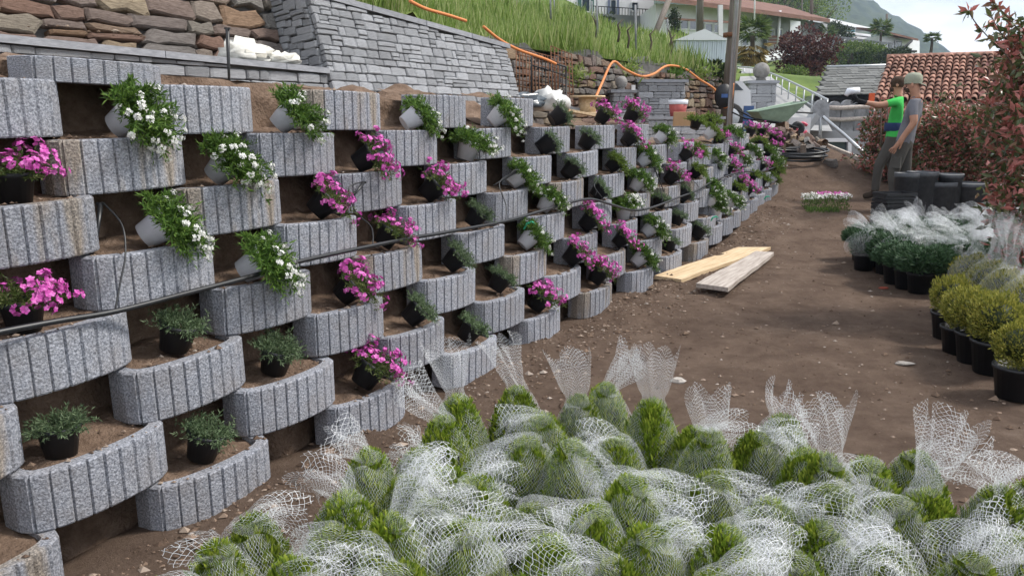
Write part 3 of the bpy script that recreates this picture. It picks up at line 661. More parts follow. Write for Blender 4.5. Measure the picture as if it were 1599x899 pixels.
def juniper(seed,n=2600):
    g=np.random.default_rng(seed); a=g.uniform(0,6.28,n); rr=.19*np.sqrt(g.uniform(0,1,n)); z=.20+.20*g.uniform(0,1,n)*(1-(rr/.21)**2*.7)
    P=np.stack([rr*np.cos(a),rr*np.sin(a),z],-1); D=np.stack([np.cos(a)*.7,np.sin(a)*.7,np.full(n,.45)],-1)+g.normal(size=(n,3))*.35
    V,Fq=kites(P,D,g.uniform(.6,1.3,n)*.05,.014,g,.15); return npmesh('foliage',V,Fq,M['juniper'])
JN=[juniper(s) for s in(5,6)]
JUN=[(1344,404),(1358,416),(1382,428),(1396,442),(1414,450),(1434,458),(1456,458),(1478,450),(1498,455),(1370,404),(1400,415),(1425,425),(1450,430),(1476,425),(1420,402),(1445,405),(1500,430),(1520,440)]
for k,(px,py) in enumerate(JUN):
    p=atZ(px,py,.05); p=atZ(px,py,GZ(p.x,p.y)); p.z=gfz(p.x,p.y)
    lab='dark green spreading juniper in black pot, '+('front edge of its row' if k<9 else 'second rank among the junipers')
    e=empty('potted_juniper',p,random.uniform(0,6.28),lab,'juniper',lab); obj('pot',JP,e); obj('foliage',JN[k%2],e)
BS=[ball_mesh(s,.27,.15,M['juniper'],1200,.04,.014,.8) for s in(11,12)]
NTS=[net_mesh(300+k,.40,.19,(math.cos(k*2.1)*.9,math.sin(k*2.1)*.9,.7 if k%2 else .25),.24+.04*(k%3),.3,1.5,NU=32,nc=80,z0=.16,cell=.010) for k in range(6)]
k=0
for Y in(6.9,7.25,7.6,7.95,8.3,8.7,9.1):
    x0=(1352-800)/1250*Y*1.0+.25*abs(Y-8); x1=(1585-800)/1250*Y
    for x in np.arange(x0+.1*(k%3),x1,.31):
        if Y<7.4 and x<(1470-800)/1250*Y: continue
        p=Vector((x+random.gauss(0,.03),Y+random.gauss(0,.04),0)); p.z=gfz(p.x,p.y)
        lab='low shrub bundled in bright white net among the right hand pots'
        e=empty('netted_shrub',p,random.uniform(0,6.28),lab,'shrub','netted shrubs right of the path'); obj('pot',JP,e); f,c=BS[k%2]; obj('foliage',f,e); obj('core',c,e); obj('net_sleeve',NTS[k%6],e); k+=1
# ------------------------------------------------------------------ empty containers, trays, planks and bits on the ground
def ground_at(px,py,Y=None):
    if Y is None:
        p=atZ(px,py,.1)
        for _ in range(6): p=atZ(px,py,GZ0(p.x,p.y))
        return p
    p=atY(px,py,Y); p.z=GZ0(p.x,p.y); return p
CP=[(1438,.19,268,'large dark empty plant container behind the stacked trays'),(1466,.21,284,'broad dark empty plant container in the middle of the group'),(1482,.15,271,'narrow dark container with pale rim at the back'),(1515,.19,285,'dark container with pale rim standing by the red hedge'),(1416,.17,270,'grey empty container close to the worker in grey')]
M['grey_plastic']=flat('grey_plastic',(.085,.09,.10),rough=.5,var=.25); M['dust_rim']=flat('dusty_rim',(.34,.34,.33),rough=.9)
for px,r,pt_,lab in CP:
    Y=10.4; p=ground_at(px,300,Y); h=atY(px,pt_,Y).z-p.z; e=empty('plant_container',p,0,lab,'plant pot','empty plant containers'); s=MB(); s.lathe([(0,.003),(r*.84,0),(r-.01,h-.06),(r,h-.06),(r,h),(r-.012,h),(r-.02,h-.05),(r*.8,.02),(0,.02)],24); s.build('body',M['grey_plastic'],e)
    s=MB(); s.lathe([(r-.013,h+.002),(r+.002,h+.002),(r+.002,h-.012)],24); s.build('rim',M['dust_rim'] if 'pale' in lab else M['grey_plastic'],e)
p=ground_at(1396,318,10.0); e=empty('tray_stack',p,.15,'stack of black ribbed plant trays in front of the worker','trays')
for k in range(11):
    s=MB(); z=.043*k
    s.box((0,0,z+.02),(.40,.30,.012)); 
    for a in(-.2,.2): s.box((a,0,z+.035),(.014,.312,.036))
    for a in(-.15,.15): s.box((0,a,z+.035),(.40,.014,.036))
    s.build('tray',M['black_plastic'],e,rot=(0,random.gauss(0,.02),random.gauss(0,.04)))
p=ground_at(1290,343); e=empty('flower_tray',p,-.1,'black nursery tray of white and pink flowers on the path','flower tray'); e.scale=(1,1,1.35)
s=MB(); s.box((0,0,.015),(.64,.42,.02)); 
for a in(-.32,.32): s.box((a,0,.04),(.014,.434,.06))
for a in(-.21,.21): s.box((0,a,.04),(.64,.014,.06))
s.build('tray',M['black_plastic'],e)
g=np.random.default_rng(3); n=2600
P=np.stack([g.uniform(-.31,.31,n),g.uniform(-.20,.20,n),np.zeros(n)],-1); low=(P[:,1]<-.03)&(P[:,0]<.12); gap=(P[:,1]<-.03)&(P[:,0]>=.12)
P[:,2]=np.where(low,g.uniform(.06,.12,n),g.uniform(.05,.24,n)); P=P[~gap]; V,Fq=kites(P,g.normal(size=P.shape)*.5+np.array([0,0,.8]),.035,.008,g); obj('foliage',npmesh('foliage',V,Fq,M['candytuft']),e)
n=230; P=np.stack([g.uniform(-.32,.32,n),g.uniform(-.02,.21,n),g.uniform(.21,.265,n)],-1); V,Fq=flowers(P,g.normal(size=P.shape)*.5+np.array([0,-.3,1]),.016,g); obj('white_flowers',npmesh('white_flowers',V,Fq,M['white_petal']),e)
n=80; P=np.stack([g.uniform(-.1,.32,n),g.uniform(.1,.21,n),g.uniform(.24,.275,n)],-1); V,Fq=flowers(P,g.normal(size=P.shape)*.5+np.array([0,-.3,1]),.015,g); obj('pink_flowers',npmesh('pink_flowers',V,Fq,M['pink_petal']),e)
for a in(.17,.25):
    for b in(-.15,-.07): s=MB(); s.lathe([(0,.03),(.03,.03),(.038,.08),(.036,.08),(.028,.04)],10,c=(a,b,0)); s.build('empty_cell',M['black_plastic'],e)
def plank(corners,zt,th,m,lab):
    q=[atZ(x,y,zt) for x,y in corners]; o=sum(q,Vector())/4; o.z=0
    l=(q[1]-q[0]); ang=math.atan2(l.y,l.x)-math.pi/2; Rm=Matrix.Rotation(-ang,3,'Z')
    e=obj('plank',None) if False else None
    s=MB(); top=[Rm@(p-o) for p in q]; n=14; vs=[]; 
    for j in range(n+1):
        t=j/n; a=top[0].lerp(top[1],t); b=top[3].lerp(top[2],t); wv=.004*math.sin(t*7)
        a=a+Vector((.003*math.sin(j*2.3),0,wv)); b=b+Vector((.003*math.sin(j*1.7),0,wv)); vs+=[a,b,b-Vector((0,0,th)),a-Vector((0,0,th))]
    fs=[(0,1,2,3),(4*n+3,4*n+2,4*n+1,4*n)]
    for j in range(n):
        for k in range(4): k2=(k+1)%4; fs.append((4*j+k,4*j+k2,4*j+4+k2,4*j+4+k)[::-1])
    s.add(vs,fs); o2=s.build('plank',m,loc=o,rot=(0,0,ang)); return tag(o2,lab,'plank')
plank([(1022,430),(1152,386),(1204,386),(1064,436)],.062,.034,M['wood'],'fresh yellowish plank lying on the earth beside the ring wall')
plank([(1087,442),(1180,392),(1209,394),(1137,449)],.085,.038,M['grey_wood'],'grey weathered plank lying beside the yellowish one')
def rock(name,px,py,sx,sy,sz,m,lab,cat,rz=0):
    p=ground_at(px,py); s=MB(); g=random.Random(px); vs=[];n=8
    for r,z in((.8,0),(1,.45),(.6,1)):
        for k in range(n): a=2*math.pi*k/n; q=r*g.uniform(.8,1.15); vs.append((q*math.cos(a)*sx,q*math.sin(a)*sy,z*sz*g.uniform(.9,1.1)))
    fs=[tuple(range(2*n,3*n))]+[(i*n+k,i*n+(k+1)%n,(i+1)*n+(k+1)%n,(i+1)*n+k) for i in range(2) for k in range(n)]
    s.add(vs,fs); return tag(s.build(name,m,loc=p,rot=(0,0,rz)),lab,cat)
M['pale_stone']=mat('pale_stone',[(.3,(.28,.25,.22)),(.7,(.48,.45,.41))],scale=14,rough=.9,bump=.4)
M['brick_bit']=flat('brick_bit',(.35,.09,.06),rough=.9)
rock('stone',1411,569,.065,.022,.02,M['pale_stone'],'pale flat stone alone on the bare earth','stone',-.1)
rock('brick_shard',1380,451,.05,.014,.02,M['brick_bit'],'small red brick shard near the black pots','brick')
rock('stone',1361,465,.016,.014,.014,M['pale_stone'],'small white pebble near the red brick shard','stone')
rock('stone',1058,598,.05,.03,.03,M['pale_stone'],'grey stone behind an upright net tail','stone')
# ------------------------------------------------------------------ photinia shrubs
def photinia(name,lab,blobs,n,L,W,seed,stems,group=None):
    """blobs: (centre, radii) ellipsoids; leaves in small whorls"""
    g=np.random.default_rng(seed); o=Vector(blobs[0][0]); o.z=stems[0][0][2]
    e=empty(name,o,0,lab,'shrub',group); vol=np.array([b[1][0]*b[1][1]*b[1][2] for b in blobs])**.67; cnt=(n*vol/vol.sum()).astype(int)
    Ps=[];Ds=[]
    for (c,r),m_ in zip(blobs,cnt):
        m_=m_//6; d=unit(g.normal(size=(m_,3))); rad=g.uniform(.35,1,m_)**.45*(1+.18*np.sin(d[:,0]*5+seed)+.15*np.sin(d[:,2]*7+seed*2)+.12*g.normal(size=m_))
        q=d*rad[:,None]*np.array(r)+np.array(c)-np.array(o); out=unit(d*.7+np.array([0,0,.6])+g.normal(size=(m_,3))*.35)
        for k in range(6):
            Ps.append(q+out*g.uniform(-.5,.5,(m_,1))*L+g.normal(size=(m_,3))*L*.25); Ds.append(out*.5+unit(g.normal(size=(m_,3)))*.9)
    P=np.concatenate(Ps); D=np.concatenate(Ds); V,Fq=kites(P,D,g.uniform(.6,1.2,len(P))*L,W,g,.2)
    obj('foliage',npmesh('foliage',V,Fq,M['photinia']),e)
    s=MB()
    for st in stems: s.tube([Vector(p)-o for p in st],[.03*(1-.75*i/(len(st)-1)) for i in range(len(st))],6)
    s.build('stems',M['bark'],e); return e
def hb(px,py,Y,rx,ry,rz): return (tuple(atY(px,py,Y)),(rx,ry,rz))
def stemset(px,Y,zb,zt,n,spread,seed):
    g=random.Random(seed); b=atY(px,300,Y); r=[]
    for k in range(n):
        x=b.x+g.uniform(-spread,spread)*.3; y=b.y+g.uniform(-.2,.2); dx=g.uniform(-spread,spread)
        r.append([(x,y,zb),(x+dx*.3,y,zb+(zt-zb)*.4),(x+dx*.8,y+g.uniform(-.2,.2),zb+(zt-zb)*.75),(x+dx,y+g.uniform(-.2,.2),zt)])
    return r
photinia('photinia_shrub','red and green photinia hedge shrub behind the two workers',[hb(1390,245,13.2,.45,.5,.6),(tuple(atY(1380,205,13.4)),(.3,.4,.45)),hb(1450,245,12.8,.6,.6,.75)],11000,.085,.036,1,stemset(1410,13.1,-.9,1.7,7,.8,1),'photinia hedge')
photinia('photinia_shrub','red photinia hedge shrub above the dark containers',[hb(1500,255,12,.6,.6,.8),hb(1545,240,11.6,.6,.6,.75),hb(1475,200,12.2,.4,.5,.35)],11000,.085,.036,2,stemset(1515,12,-1,1.7,7,.8,2),'photinia hedge')
photinia('photinia_shrub','red photinia hedge shrub under the end of the tiled roof',[hb(1590,235,10.8,.6,.6,.8),hb(1650,190,10.2,.6,.6,1.0),hb(1585,180,11,.4,.5,.35)],11000,.08,.034,3,stemset(1600,10.8,-1,1.8,7,.8,3),'photinia hedge')
photinia('photinia_shrub','tall red photinia bush leaning over the netted pots',[hb(1642,180,6,.42,.4,.7),hb(1660,330,6,.45,.4,.5),hb(1615,110,6.1,.25,.3,.32),hb(1603,375,5.8,.14,.2,.2)],6500,.09,.036,4,stemset(1650,6,0,2.2,6,.4,4))
# arching twig against the sky
e=empty('photinia_branch',atY(1592,120,5.9),0,'slender photinia branch arching against the bright sky','branch'); o=e.location
for k,tw in enumerate([[(1600,130),(1570,85),(1545,60),(1525,38),(1512,18)],[(1610,70),(1585,40),(1562,15),(1545,-5)],[(1605,100),(1580,70),(1560,48),(1548,25)]]):
    q=[atY(x,y,5.9+.1*k)-o for x,y in tw]; s=MB(); s.tube(spline(q,4),.004,5); tg=s.build('twig',M['bark'],e)
    g=np.random.default_rng(60+k); sp_=np.array([list(v) for v in spline(q,6)]); m_=34; P=sp_[g.integers(3,len(sp_),m_)]; D=g.normal(size=(m_,3))+np.array([-.6,0,.1]); V,Fq=kites(P,D,g.uniform(.06,.1,m_),.036,g,.2)
    obj('leaves',npmesh('leaves',V,Fq,M['photinia']),tg)
# ------------------------------------------------------------------ natural stone walls
def unit_stone(seed,rough=.06,bulge=.25):
    g=random.Random(seed); ring=[]
    for x,z in((-.5,-.42),(-.42,-.5),(.0,-.5),(.42,-.5),(.5,-.42),(.5,.42),(.42,.5),(.0,.5),(-.42,.5),(-.5,.42)):
        ring.append((x+g.uniform(-rough,rough)*.5,z+g.uniform(-rough,rough)))
    n=len(ring); vs=[(x,.6,z) for x,z in ring]+[(x,0,z) for x,z in ring]+[(x*.86,-bulge*g.uniform(.7,1.1),z*.84) for x,z in ring]
    fs=[(i*n+(k+1)%n,i*n+k,(i+1)*n+k,(i+1)*n+(k+1)%n) for i in range(2) for k in range(n)]
    b=len(vs); vs.append((g.uniform(-.15,.15),-bulge*g.uniform(1.0,1.25),g.uniform(-.15,.15))); fs+=[(2*n+(k+1)%n,2*n+k,b) for k in range(n)]
    return vs,fs
def stone_set(m,cnt,rough,bulge,s0=0):
    r=[]
    for k in range(cnt):
        vs,fs=unit_stone(s0+k,rough,bulge); me=bpy.data.meshes.new('stone'); me.from_pydata(vs,[],fs); me.materials.append(m); me.update(); r.append(me)
    return r
ASH=stone_set(M['ashlar'],10,.05,.18); RUB=stone_set(M['rubble'],14,.2,.22,50); M['dark_gneiss']=M['ashlar']
def lay(parent,O,U,Vv,width,top,hs,ws,meshes,depth=.05,gap=.008,seed=0,v0=0,limit=300,bottom=None,jit=.0):
    """courses of stones on the plane through O spanned by U (along) and Vv (up); top(u) = height"""
    g=random.Random(seed); U=U.normalized(); Vv=Vv.normalized(); Nn=U.cross(Vv).normalized()   # Nn points outward
    B=Matrix((U,-Nn,Vv)).transposed().to_4x4(); n=0; v=v0; par=parent.matrix_world.inverted() if False else None
    hmax=max(top(0),top(width),top(width/2))
    while v<hmax:
        h=g.uniform(*hs); u=-g.uniform(0,ws[0])
        while u<width:
            w_=g.uniform(*ws)*g.choice((.7,1,1,1.35)); a=max(0,u); b=min(width,u+w_)
            if b-a>.03:
                c=(a+b)/2; t=min(top(a),top(b)); hh=min(h,t-v)
                sub=[(v,hh)]
                if g.random()<.28 and hh>hs[0]*1.2: k=g.uniform(.35,.65); sub=[(v,hh*k),(v+hh*k,hh*(1-k))]
                for vv,h2 in sub:
                    if h2>.02 and n<limit and (bottom is None or vv+h2>bottom(c)):
                        o=obj('stone',g.choice(meshes),parent); n+=1
                        Mx=Matrix.Translation(Vector(O)-parent.location+U*c+Vv*(vv+h2/2)+Nn*g.uniform(0,.012))@B@Matrix.Rotation(g.uniform(-jit,jit),4,'Y')
                        o.matrix_local=Mx@Matrix.Diagonal((b-a-gap,depth,h2-gap,1)) if g.random()<.5 else Mx@Matrix.Diagonal((-(b-a-gap),depth,-(h2-gap),1))@Matrix.Identity(4)
            u+=w_
        v+=h
    return n
def plane_lean(px,py,pb,zb,lean):
    p=atP(px,py,pb)
    for _ in range(8): p=atP(px,py,pb+lean*(p.z-zb))
    return p
UZ=Vector((0,0,1)); u_of=lambda p:DW.dot(p)
WP=4.3; ca=atP(60,58,WP); cb=atP(510,105,WP); uL,uR=u_of(ca)-1.2,u_of(cb)
copz=lambda u: ca.z+(cb.z-ca.z)*(u-u_of(ca))/(u_of(cb)-u_of(ca))
e=empty('stone_wall',wallpt(uL,WP,1.4),0,'low grey split stone wall with coping behind the near ring rows','wall'); o=e.location
s=MB(); s.prism([wallpt(uL,WP+.02,1.2)-o,wallpt(uR,WP+.02,1.2)-o,wallpt(uR,WP+.02,copz(uR)-.05)-o,wallpt(uL,WP+.02,copz(uL)-.05)-o],NR*.3); s.build('core',M['mortar'],e)
lay(e,wallpt(uL,WP,1.5),DW,UZ,uR-uL,lambda u:copz(uL+u)-.05-1.5,(.06,.085),(.12,.24),ASH,.05,.006,1)
u=uL
while u<uR-.01:
    v=min(uR,u+random.uniform(.7,1.0)); s=MB(); s.prism([wallpt(u+.003,WP-.035,copz(u)-.048)-o,wallpt(v-.003,WP-.035,copz(v)-.048)-o,wallpt(v-.003,WP-.035,copz(v)-.008)-o,wallpt(u+.003,WP-.035,copz(u)-.008)-o],NR*.36); s.build('coping_slab',M['coping'],e); u=v
# battered wing wall
LEAN=.30; zb=cb.z
wp=lambda u,z,off=0: wallpt(u,WP+off+LEAN*(z-zb),z)
ta=plane_lean(540,0,WP,zb,LEAN); tb=plane_lean(790,70,WP,zb,LEAN); u1=u_of(tb); uc=uR
topz=lambda u: ta.z+(tb.z-ta.z)*(u-u_of(ta))/(u1-u_of(ta))
e=empty('stone_wall',wp(uc,1.4),0,'tall grey split stone wing wall with sloping coping','wall'); o=e.location; zl=1.25
s=MB(); s.prism([wp(uc+.02,zl,.03)-o,wp(u1-.02,zl,.03)-o,wp(u1-.02,topz(u1)-.04,.03)-o,wp(uc+.02,topz(uc)-.04,.03)-o],NR*.36); s.build('core',M['mortar'],e)
VL=(UZ+NR*LEAN).normalized(); kz=1/VL.z
z_st=1.45
lay(e,wp(uc,z_st),DW,VL,u1-uc,lambda u:(topz(uc+u)-.04-z_st)*kz,(.055,.085),(.09,.2),ASH,.05,.006,2)
def slabrow(e,o,fa,fb,n,th,back,m=M['coping'],over=.03):
    for k in range(n):
        a=fa.lerp(fb,k/n+.002); b=fa.lerp(fb,(k+1)/n-.002); s=MB(); s.prism([a-NR*over-o,b-NR*over-o,b-NR*over+UZ*th-o,a-NR*over+UZ*th-o],NR*(back+over)); s.build('coping_slab',m,e)
slabrow(e,o,wp(uc-.03,topz(uc)-.04),wp(u1+.03,topz(u1)-.04),4,.045,.42)
sd_=plane_lean(468,100,WP+.4,zb,LEAN); dep=.40
lay(e,wp(uc,z_st)+NR*dep,-NR,VL,dep-.03,lambda u:(topz(uc)-.04-z_st)*kz,(.055,.085),(.09,.2),ASH,.05,.006,3)
lay(e,wp(u1,z_st)+NR*.02,NR,VL,.36,lambda u:(topz(u1)-.04-z_st)*kz,(.055,.085),(.09,.2),ASH,.05,.006,4)
# rubble wall above the low wall
e=empty('stone_wall',wallpt(uL,WP+dep,1.6),0,'rough rubble wall of brown and grey stones above the coping','wall'); o=e.location
rp_=lambda u,z,off=0: wallpt(u,WP+dep+off+LEAN*(z-zb),z)
s=MB(); s.prism([rp_(uL,1.5,.05)-o,rp_(uR+.2,1.5,.05)-o,rp_(uR+.2,3.1,.05)-o,rp_(uL,3.1,.05)-o],NR*.3); s.build('core',M['mortar'],e)
lay(e,rp_(uL,1.62),DW,VL,uR-uL+.0,lambda u:1.45,(.085,.16),(.2,.42),RUB,.10,.014,5,jit=.05)
# white sacks on the coping
M['sack']=flat('woven_sack',(.68,.67,.62),rough=.7,var=.06,bump=.3)
def lump(name,lab,cat,c,rx,ry,rz_,m,seed,rz=0,amp=.25,fr=2.2):
    mb=MB(); n1,n2=10,18; vs=[];fs=[]
    for i in range(n1+1):
        a=math.pi*i/n1
        for k in range(n2):
            b=2*math.pi*k/n2; d=Vector((math.sin(a)*math.cos(b),math.sin(a)*math.sin(b),-math.cos(a)))
            q=1+amp*mnoise.fractal(d*fr+Vector((seed,0,0)),.9,2,3); vs.append((d.x*rx*q,d.y*ry*q,max(-.55,d.z*q)*rz_))
    for i in range(n1):
        for k in range(n2): fs.append((i*n2+k,i*n2+(k+1)%n2,(i+1)*n2+(k+1)%n2,(i+1)*n2+k))
    mb.add(vs,fs,0,True); return tag(mb.build(name,m,loc=c,rot=(0,0,rz)),lab,cat)
p=atP(385,92,WP+.12); lump('sack','crumpled white sack lying on the coping by the tall spike','sack',(p.x,p.y,copz(u_of(p))+.045),.20,.12,.085,M['sack'],3,RZ,.6,4.5)
p=atP(437,97,WP+.1); lump('sack','flat folded white sack beside the wing wall corner','sack',(p.x,p.y,copz(u_of(p))+.025),.17,.1,.05,M['sack'],9,RZ,.6,4.5)
# ------------------------------------------------------------------ hillside terrain behind
CT=[(1220,190,18),(1150,187,17.2),(1290,195,18),(1180,112,32),(1160,150,24),(1250,160,25),(1225,150,25),(1250,122,36),(1300,108,45),(1330,104,60),(1200,104,45),
 (800,64,12.6),(870,80,13.8),(940,92,15.2),(1090,112,18),(1000,52,30),(850,22,32),(700,-10,20),(650,5,13),(1045,66,30),(1095,96,27),(1120,100,35),(900,35,26),(760,30,17),(980,45,75),(1180,88,75),(1320,90,110),(1420,86,110),(850,0,75),(600,-60,25),(400,-160,20),(300,-200,40)]
CX=[];CZ=[]
for px,py,Y in CT: p=atY(px,py,Y); CX.append((p.x,p.y)); CZ.append(p.z)
for x,y,z in((9,20,-1.4),(14,14,-2),(12,26,-.6),(20,20,-2),(25,40,.5),(40,60,1),(60,110,3),(45,45,-.5),(-20,30,9),(-30,60,16),(-60,100,28),(0,140,14),(60,150,10),(110,150,4),(-60,150,30),(7.5,17.5,-1.0),(20,75,4)): CX.append((x,y)); CZ.append(z)
for A_,B_ in(((1140,198,16.6),(1300,205,16.2)),((1142,190,17.6),(1290,188,18)),((1150,160,22),(1252,160,22)),((1154,128,28),(1215,130,28)),((1158,112,33),(1196,112,33))):
    for t in(0,.5,1): q=atY(*A_).lerp(atY(*B_),t); CX.append((q.x,q.y)); CZ.append(q.z-.25)
CX=np.array(CX); CZ=np.array(CZ)
def TZ(x,y):
    d=np.hypot(CX[:,0]-x,CX[:,1]-y)/(1+.02*y); w_=1/(d**3.2+.05); return float((w_*CZ).sum()/w_.sum())
DA=Vector((-.25,11.2,0)); DB=Vector((4.55,16.9,0)); DD=(DB-DA).normalized(); DN=Vector((-DD.y,DD.x,0))     # dry stone wall line
def sdist(x,y): return (Vector((x,y,0))-DA).dot(DN)
Lw=(DB-DA).length; zt0=atY(800,66,DA.y+.4).z; zt1=atY(1100,112,16.6).z
def HZ(x,y):
    z=TZ(x,y); v=Vector((x,y,0)); l=(v-DA).dot(DD); s_=sdist(x,y)
    if -1<l<Lw+.6 and s_<3: b=sm((s_-.2)/2.2); z=(zt0+(zt1-zt0)*max(0,min(1,l/Lw))-.03)*(1-b)+z*b
    u=u_of(v); pr=NR.dot(v)
    if u<u1+.6 and pr<WP+3: b=sm((pr-WP-.42)/2.0); z=(topz(min(u,u1))-.05)*(1-b)+z*b
    return z
xs=np.concatenate([np.arange(-60,-14,3),np.arange(-14,18,.4),np.arange(18,115,3)]); ys=np.concatenate([np.arange(6,42,.4),np.arange(42,156,3)])
V=[];keep={}
I=np.arange(len(xs)*len(ys)).reshape(len(ys),len(xs))
for j,y in enumerate(ys):
    for i,x in enumerate(xs):
        v=Vector((x,y,0)); s_=sdist(x,y); pr=NR.dot(v)
        if s_<.2 and s_>-.9 and y<17.5: v=v+DN*(.2-s_)
        pr=NR.dot(v)
        if pr<WP+.42 and pr>WP-.7: v=v+NR*(WP+.42-pr)
        V.append((v.x,v.y,HZ(v.x,v.y)+(.06*fbm(x*.5,y*.5,1,3) if sdist(v.x,v.y)>.5 else 0)))
Q=[]
for j in range(len(ys)-1):
    for i in range(len(xs)-1):
        x,y=xs[i]+.2,ys[j]+.2; pr=NR.dot(Vector((x,y,0)))
        if pr<WP+.1 or (sdist(x,y)<-.2 and y<17.3) or (x>4 and y<17): continue
        Q.append((I[j,i],I[j,i+1],I[j+1,i+1],I[j+1,i]))
M['bank']=mat('grassy_bank',[(.3,(.05,.085,.018)),(.55,(.11,.16,.035)),(.75,(.19,.21,.07))],scale=.8,detail=8,rough=1,bump=.6)
tag(obj('hillside',npmesh('hillside',V,np.array(Q),M['bank'],smooth=True)),kind='structure')
# tall meadow grass
g=np.random.default_rng(5); P=[]
while len(P)<26000:
    a=g.uniform(.42,1.0); Y=9+g.uniform(0,1)**1.3*27; px=g.uniform(560,1110); x=(px-800)/1250*Y*1.02; s_=sdist(x,Y)
    if s_<.12 or s_>14 or NR.dot(Vector((x,Y,0)))<WP+.45: continue
    if px>1040 and Y>22 and (px-1040)>(60-(Y-22)*4): continue
    P.append((x,Y,HZ(x,Y)-.02))
P=np.array(P); n=len(P); hgt=g.uniform(.18,.42,n)*(1+.35*np.sin(P[:,0]*1.3+P[:,1]))*(1+P[:,1]/60); ang=g.uniform(0,6.28,n); wd=.010+.0009*P[:,1]
D=np.stack([np.cos(ang)*.25,np.sin(ang)*.25,np.ones(n)],-1)+g.normal(size=(n,3))*.12; V,Fq=kites(P,D,hgt,wd,g,.1)
o=obj('meadow_grass',npmesh('meadow_grass',V,Fq,M['grass'])); tag(o,'tall light green meadow grass on the slope above the dry stone wall','grass',kind='stuff')
# dry stone wall along the foot of the slope
Lw=(DB-DA).length; zt0=atY(800,66,DA.y+.4).z; zt1=atY(1100,112,16.6).z
e=empty('stone_wall',DA+UZ*1.3,0,'old dry stone retaining wall below the grass slope','wall'); o=e.location
dtop=lambda u: (zt0+(zt1-zt0)*u/Lw)-1.25+.09*math.sin(u*3.1)+.07*math.sin(u*7.7)
s=MB(); N_=24; vs=[]
for k in range(N_+1):
    u=Lw*k/N_; b=DA+DD*u+DN*.09; vs+=[b+UZ*1.0-o,b+UZ*(1.22+dtop(u))-o+DN*.12,b+DN*.5+UZ*(1.22+dtop(u))-o]
s.add(vs,[(3*k+a,3*k+3+a,3*k+4+a,3*k+1+a) for k in range(N_) for a in(0,1)]); s.build('core',M['mortar'],e)
lay(e,DA+UZ*1.25,DD,(UZ+DN*.12).normalized(),Lw,dtop,(.10,.19),(.14,.36),RUB,.14,.018,7,jit=.09,limit=300)
# tufts growing out of the wall
def tuft(name,lab,cat,p,n,L,W,m,seed,spread=.6,rad=.1,group=None):
    g=np.random.default_rng(seed); P=g.normal(size=(n,3))*rad*np.array([1,1,.5]); D=g.normal(size=(n,3))*spread+np.array([0,0,.7]); V,Fq=kites(P,D,g.uniform(.5,1.2,n)*L,W,g,.15)
    o=obj(name,npmesh(name,V,Fq,m),loc=p); return tag(o,lab,cat,group)
for k,(px,py,lab) in enumerate([(975,112,'green weed growing from the dry stone wall above the small pedestal'),(1048,118,'green weed on the dry stone wall top near the hose loop'),(1095,115,'dry yellowish weed overhanging the dry stone wall by the pole'),(890,118,'small green weed in the dry stone wall beside the rebar')]):
    Y=11.2+(px-790)/340*5.4; tuft('weed',lab,'weed',atY(px,py,Y),260,.16,.03,M['grass'] if k!=1 else M['candytuft'],20+k,.7,.13)
# ivy-dark bush left of the pole
def bush(name,lab,cat,c,r,n,L,W,m,seed,group=None,trunk=True,core=.55,zb=None):
    g=np.random.default_rng(seed); c=Vector(c); e=empty(name,(c.x,c.y,c.z-r[2] if zb is None else zb),0,lab,cat,group); o=e.location
    nc_=26; cl=unit(g.normal(size=(nc_,3)))*np.array(r)*g.uniform(.45,.85,(nc_,1)); k=g.integers(0,nc_,n)
    d=unit(g.normal(size=(n,3))); P=cl[k]+d*np.array(r)*.34*g.uniform(.4,1,n)[:,None]**.5+np.array(c-o); V,Fq=kites(P,d+np.array([0,0,.35])+g.normal(size=(n,3))*.5,g.uniform(.6,1.3,n)*L,W,g,.2)
    obj('crown',npmesh('crown',V,Fq,m),e)
    if trunk:
        s=MB(); b=Vector((0,0,0)); s.tube([b,b+(c-o)*.5,(c-o)],[r[0]*.09,r[0]*.07,r[0]*.03],6)
        for q in cl[:9]: s.tube([(c-o)*.5,(c-o)*.6+Vector(q)*.5,(c-o)+Vector(q)*.9],[r[0]*.05,r[0]*.03,r[0]*.01],5)
        s.build('trunk',M['bark'],e)
    return e
M['ivy']=leafmat('ivy_leaf',(.012,.025,.008),(.03,.05,.016),(.07,.09,.03),trans=.15)
M['maple']=leafmat('red_maple_leaf',(.035,.014,.016),(.08,.03,.03),(.15,.06,.05),trans=.2)
M['tree_green']=leafmat('tree_leaf',(.05,.085,.02),(.10,.16,.035),(.19,.25,.06),trans=.3)
bush('ivy_bush','dark ivy bush on the wall end beside the utility pole','bush',atY(1108,125,16.9),(.42,.4,.42),1500,.11,.07,M['ivy'],31)
# ------------------------------------------------------------------ terrace clutter: rebar, gate, tarp, bag, drum, pedestals
def grid_panel(name,lab,p00,p10,p01,nu_,nv_,r,m,cat):
    p00,p10,p01=Vector(p00),Vector(p10),Vector(p01); e=empty(name,p00,0,lab,cat); U=p10-p00; V_=p01-p00
    for k in range(nu_+1): s=MB(); s.tube([U*(k/nu_)+U*.004*math.sin(k*5),U*(k/nu_)+V_+U*.01*math.sin(k*3)],r,4); s.build('bar',m,e)
    for k in range(nv_+1): s=MB(); s.tube([V_*(k/nv_),V_*(k/nv_)+U],r,4); s.build('cross_bar',m,e)
    return e
grid_panel('rebar_mesh','rusty welded rebar mesh leaning on the slope behind the gate',atY(806,165,10.6),atY(872,175,11.4),atY(806,75,11.2),13,9,.007,M['rust'],'rebar mesh')
grid_panel('rebar_mesh','second rusty rebar mesh panel right of the dark gate',atY(862,160,11.2),atY(896,170,11.7),atY(860,72,11.8),6,8,.007,M['rust'],'rebar mesh')
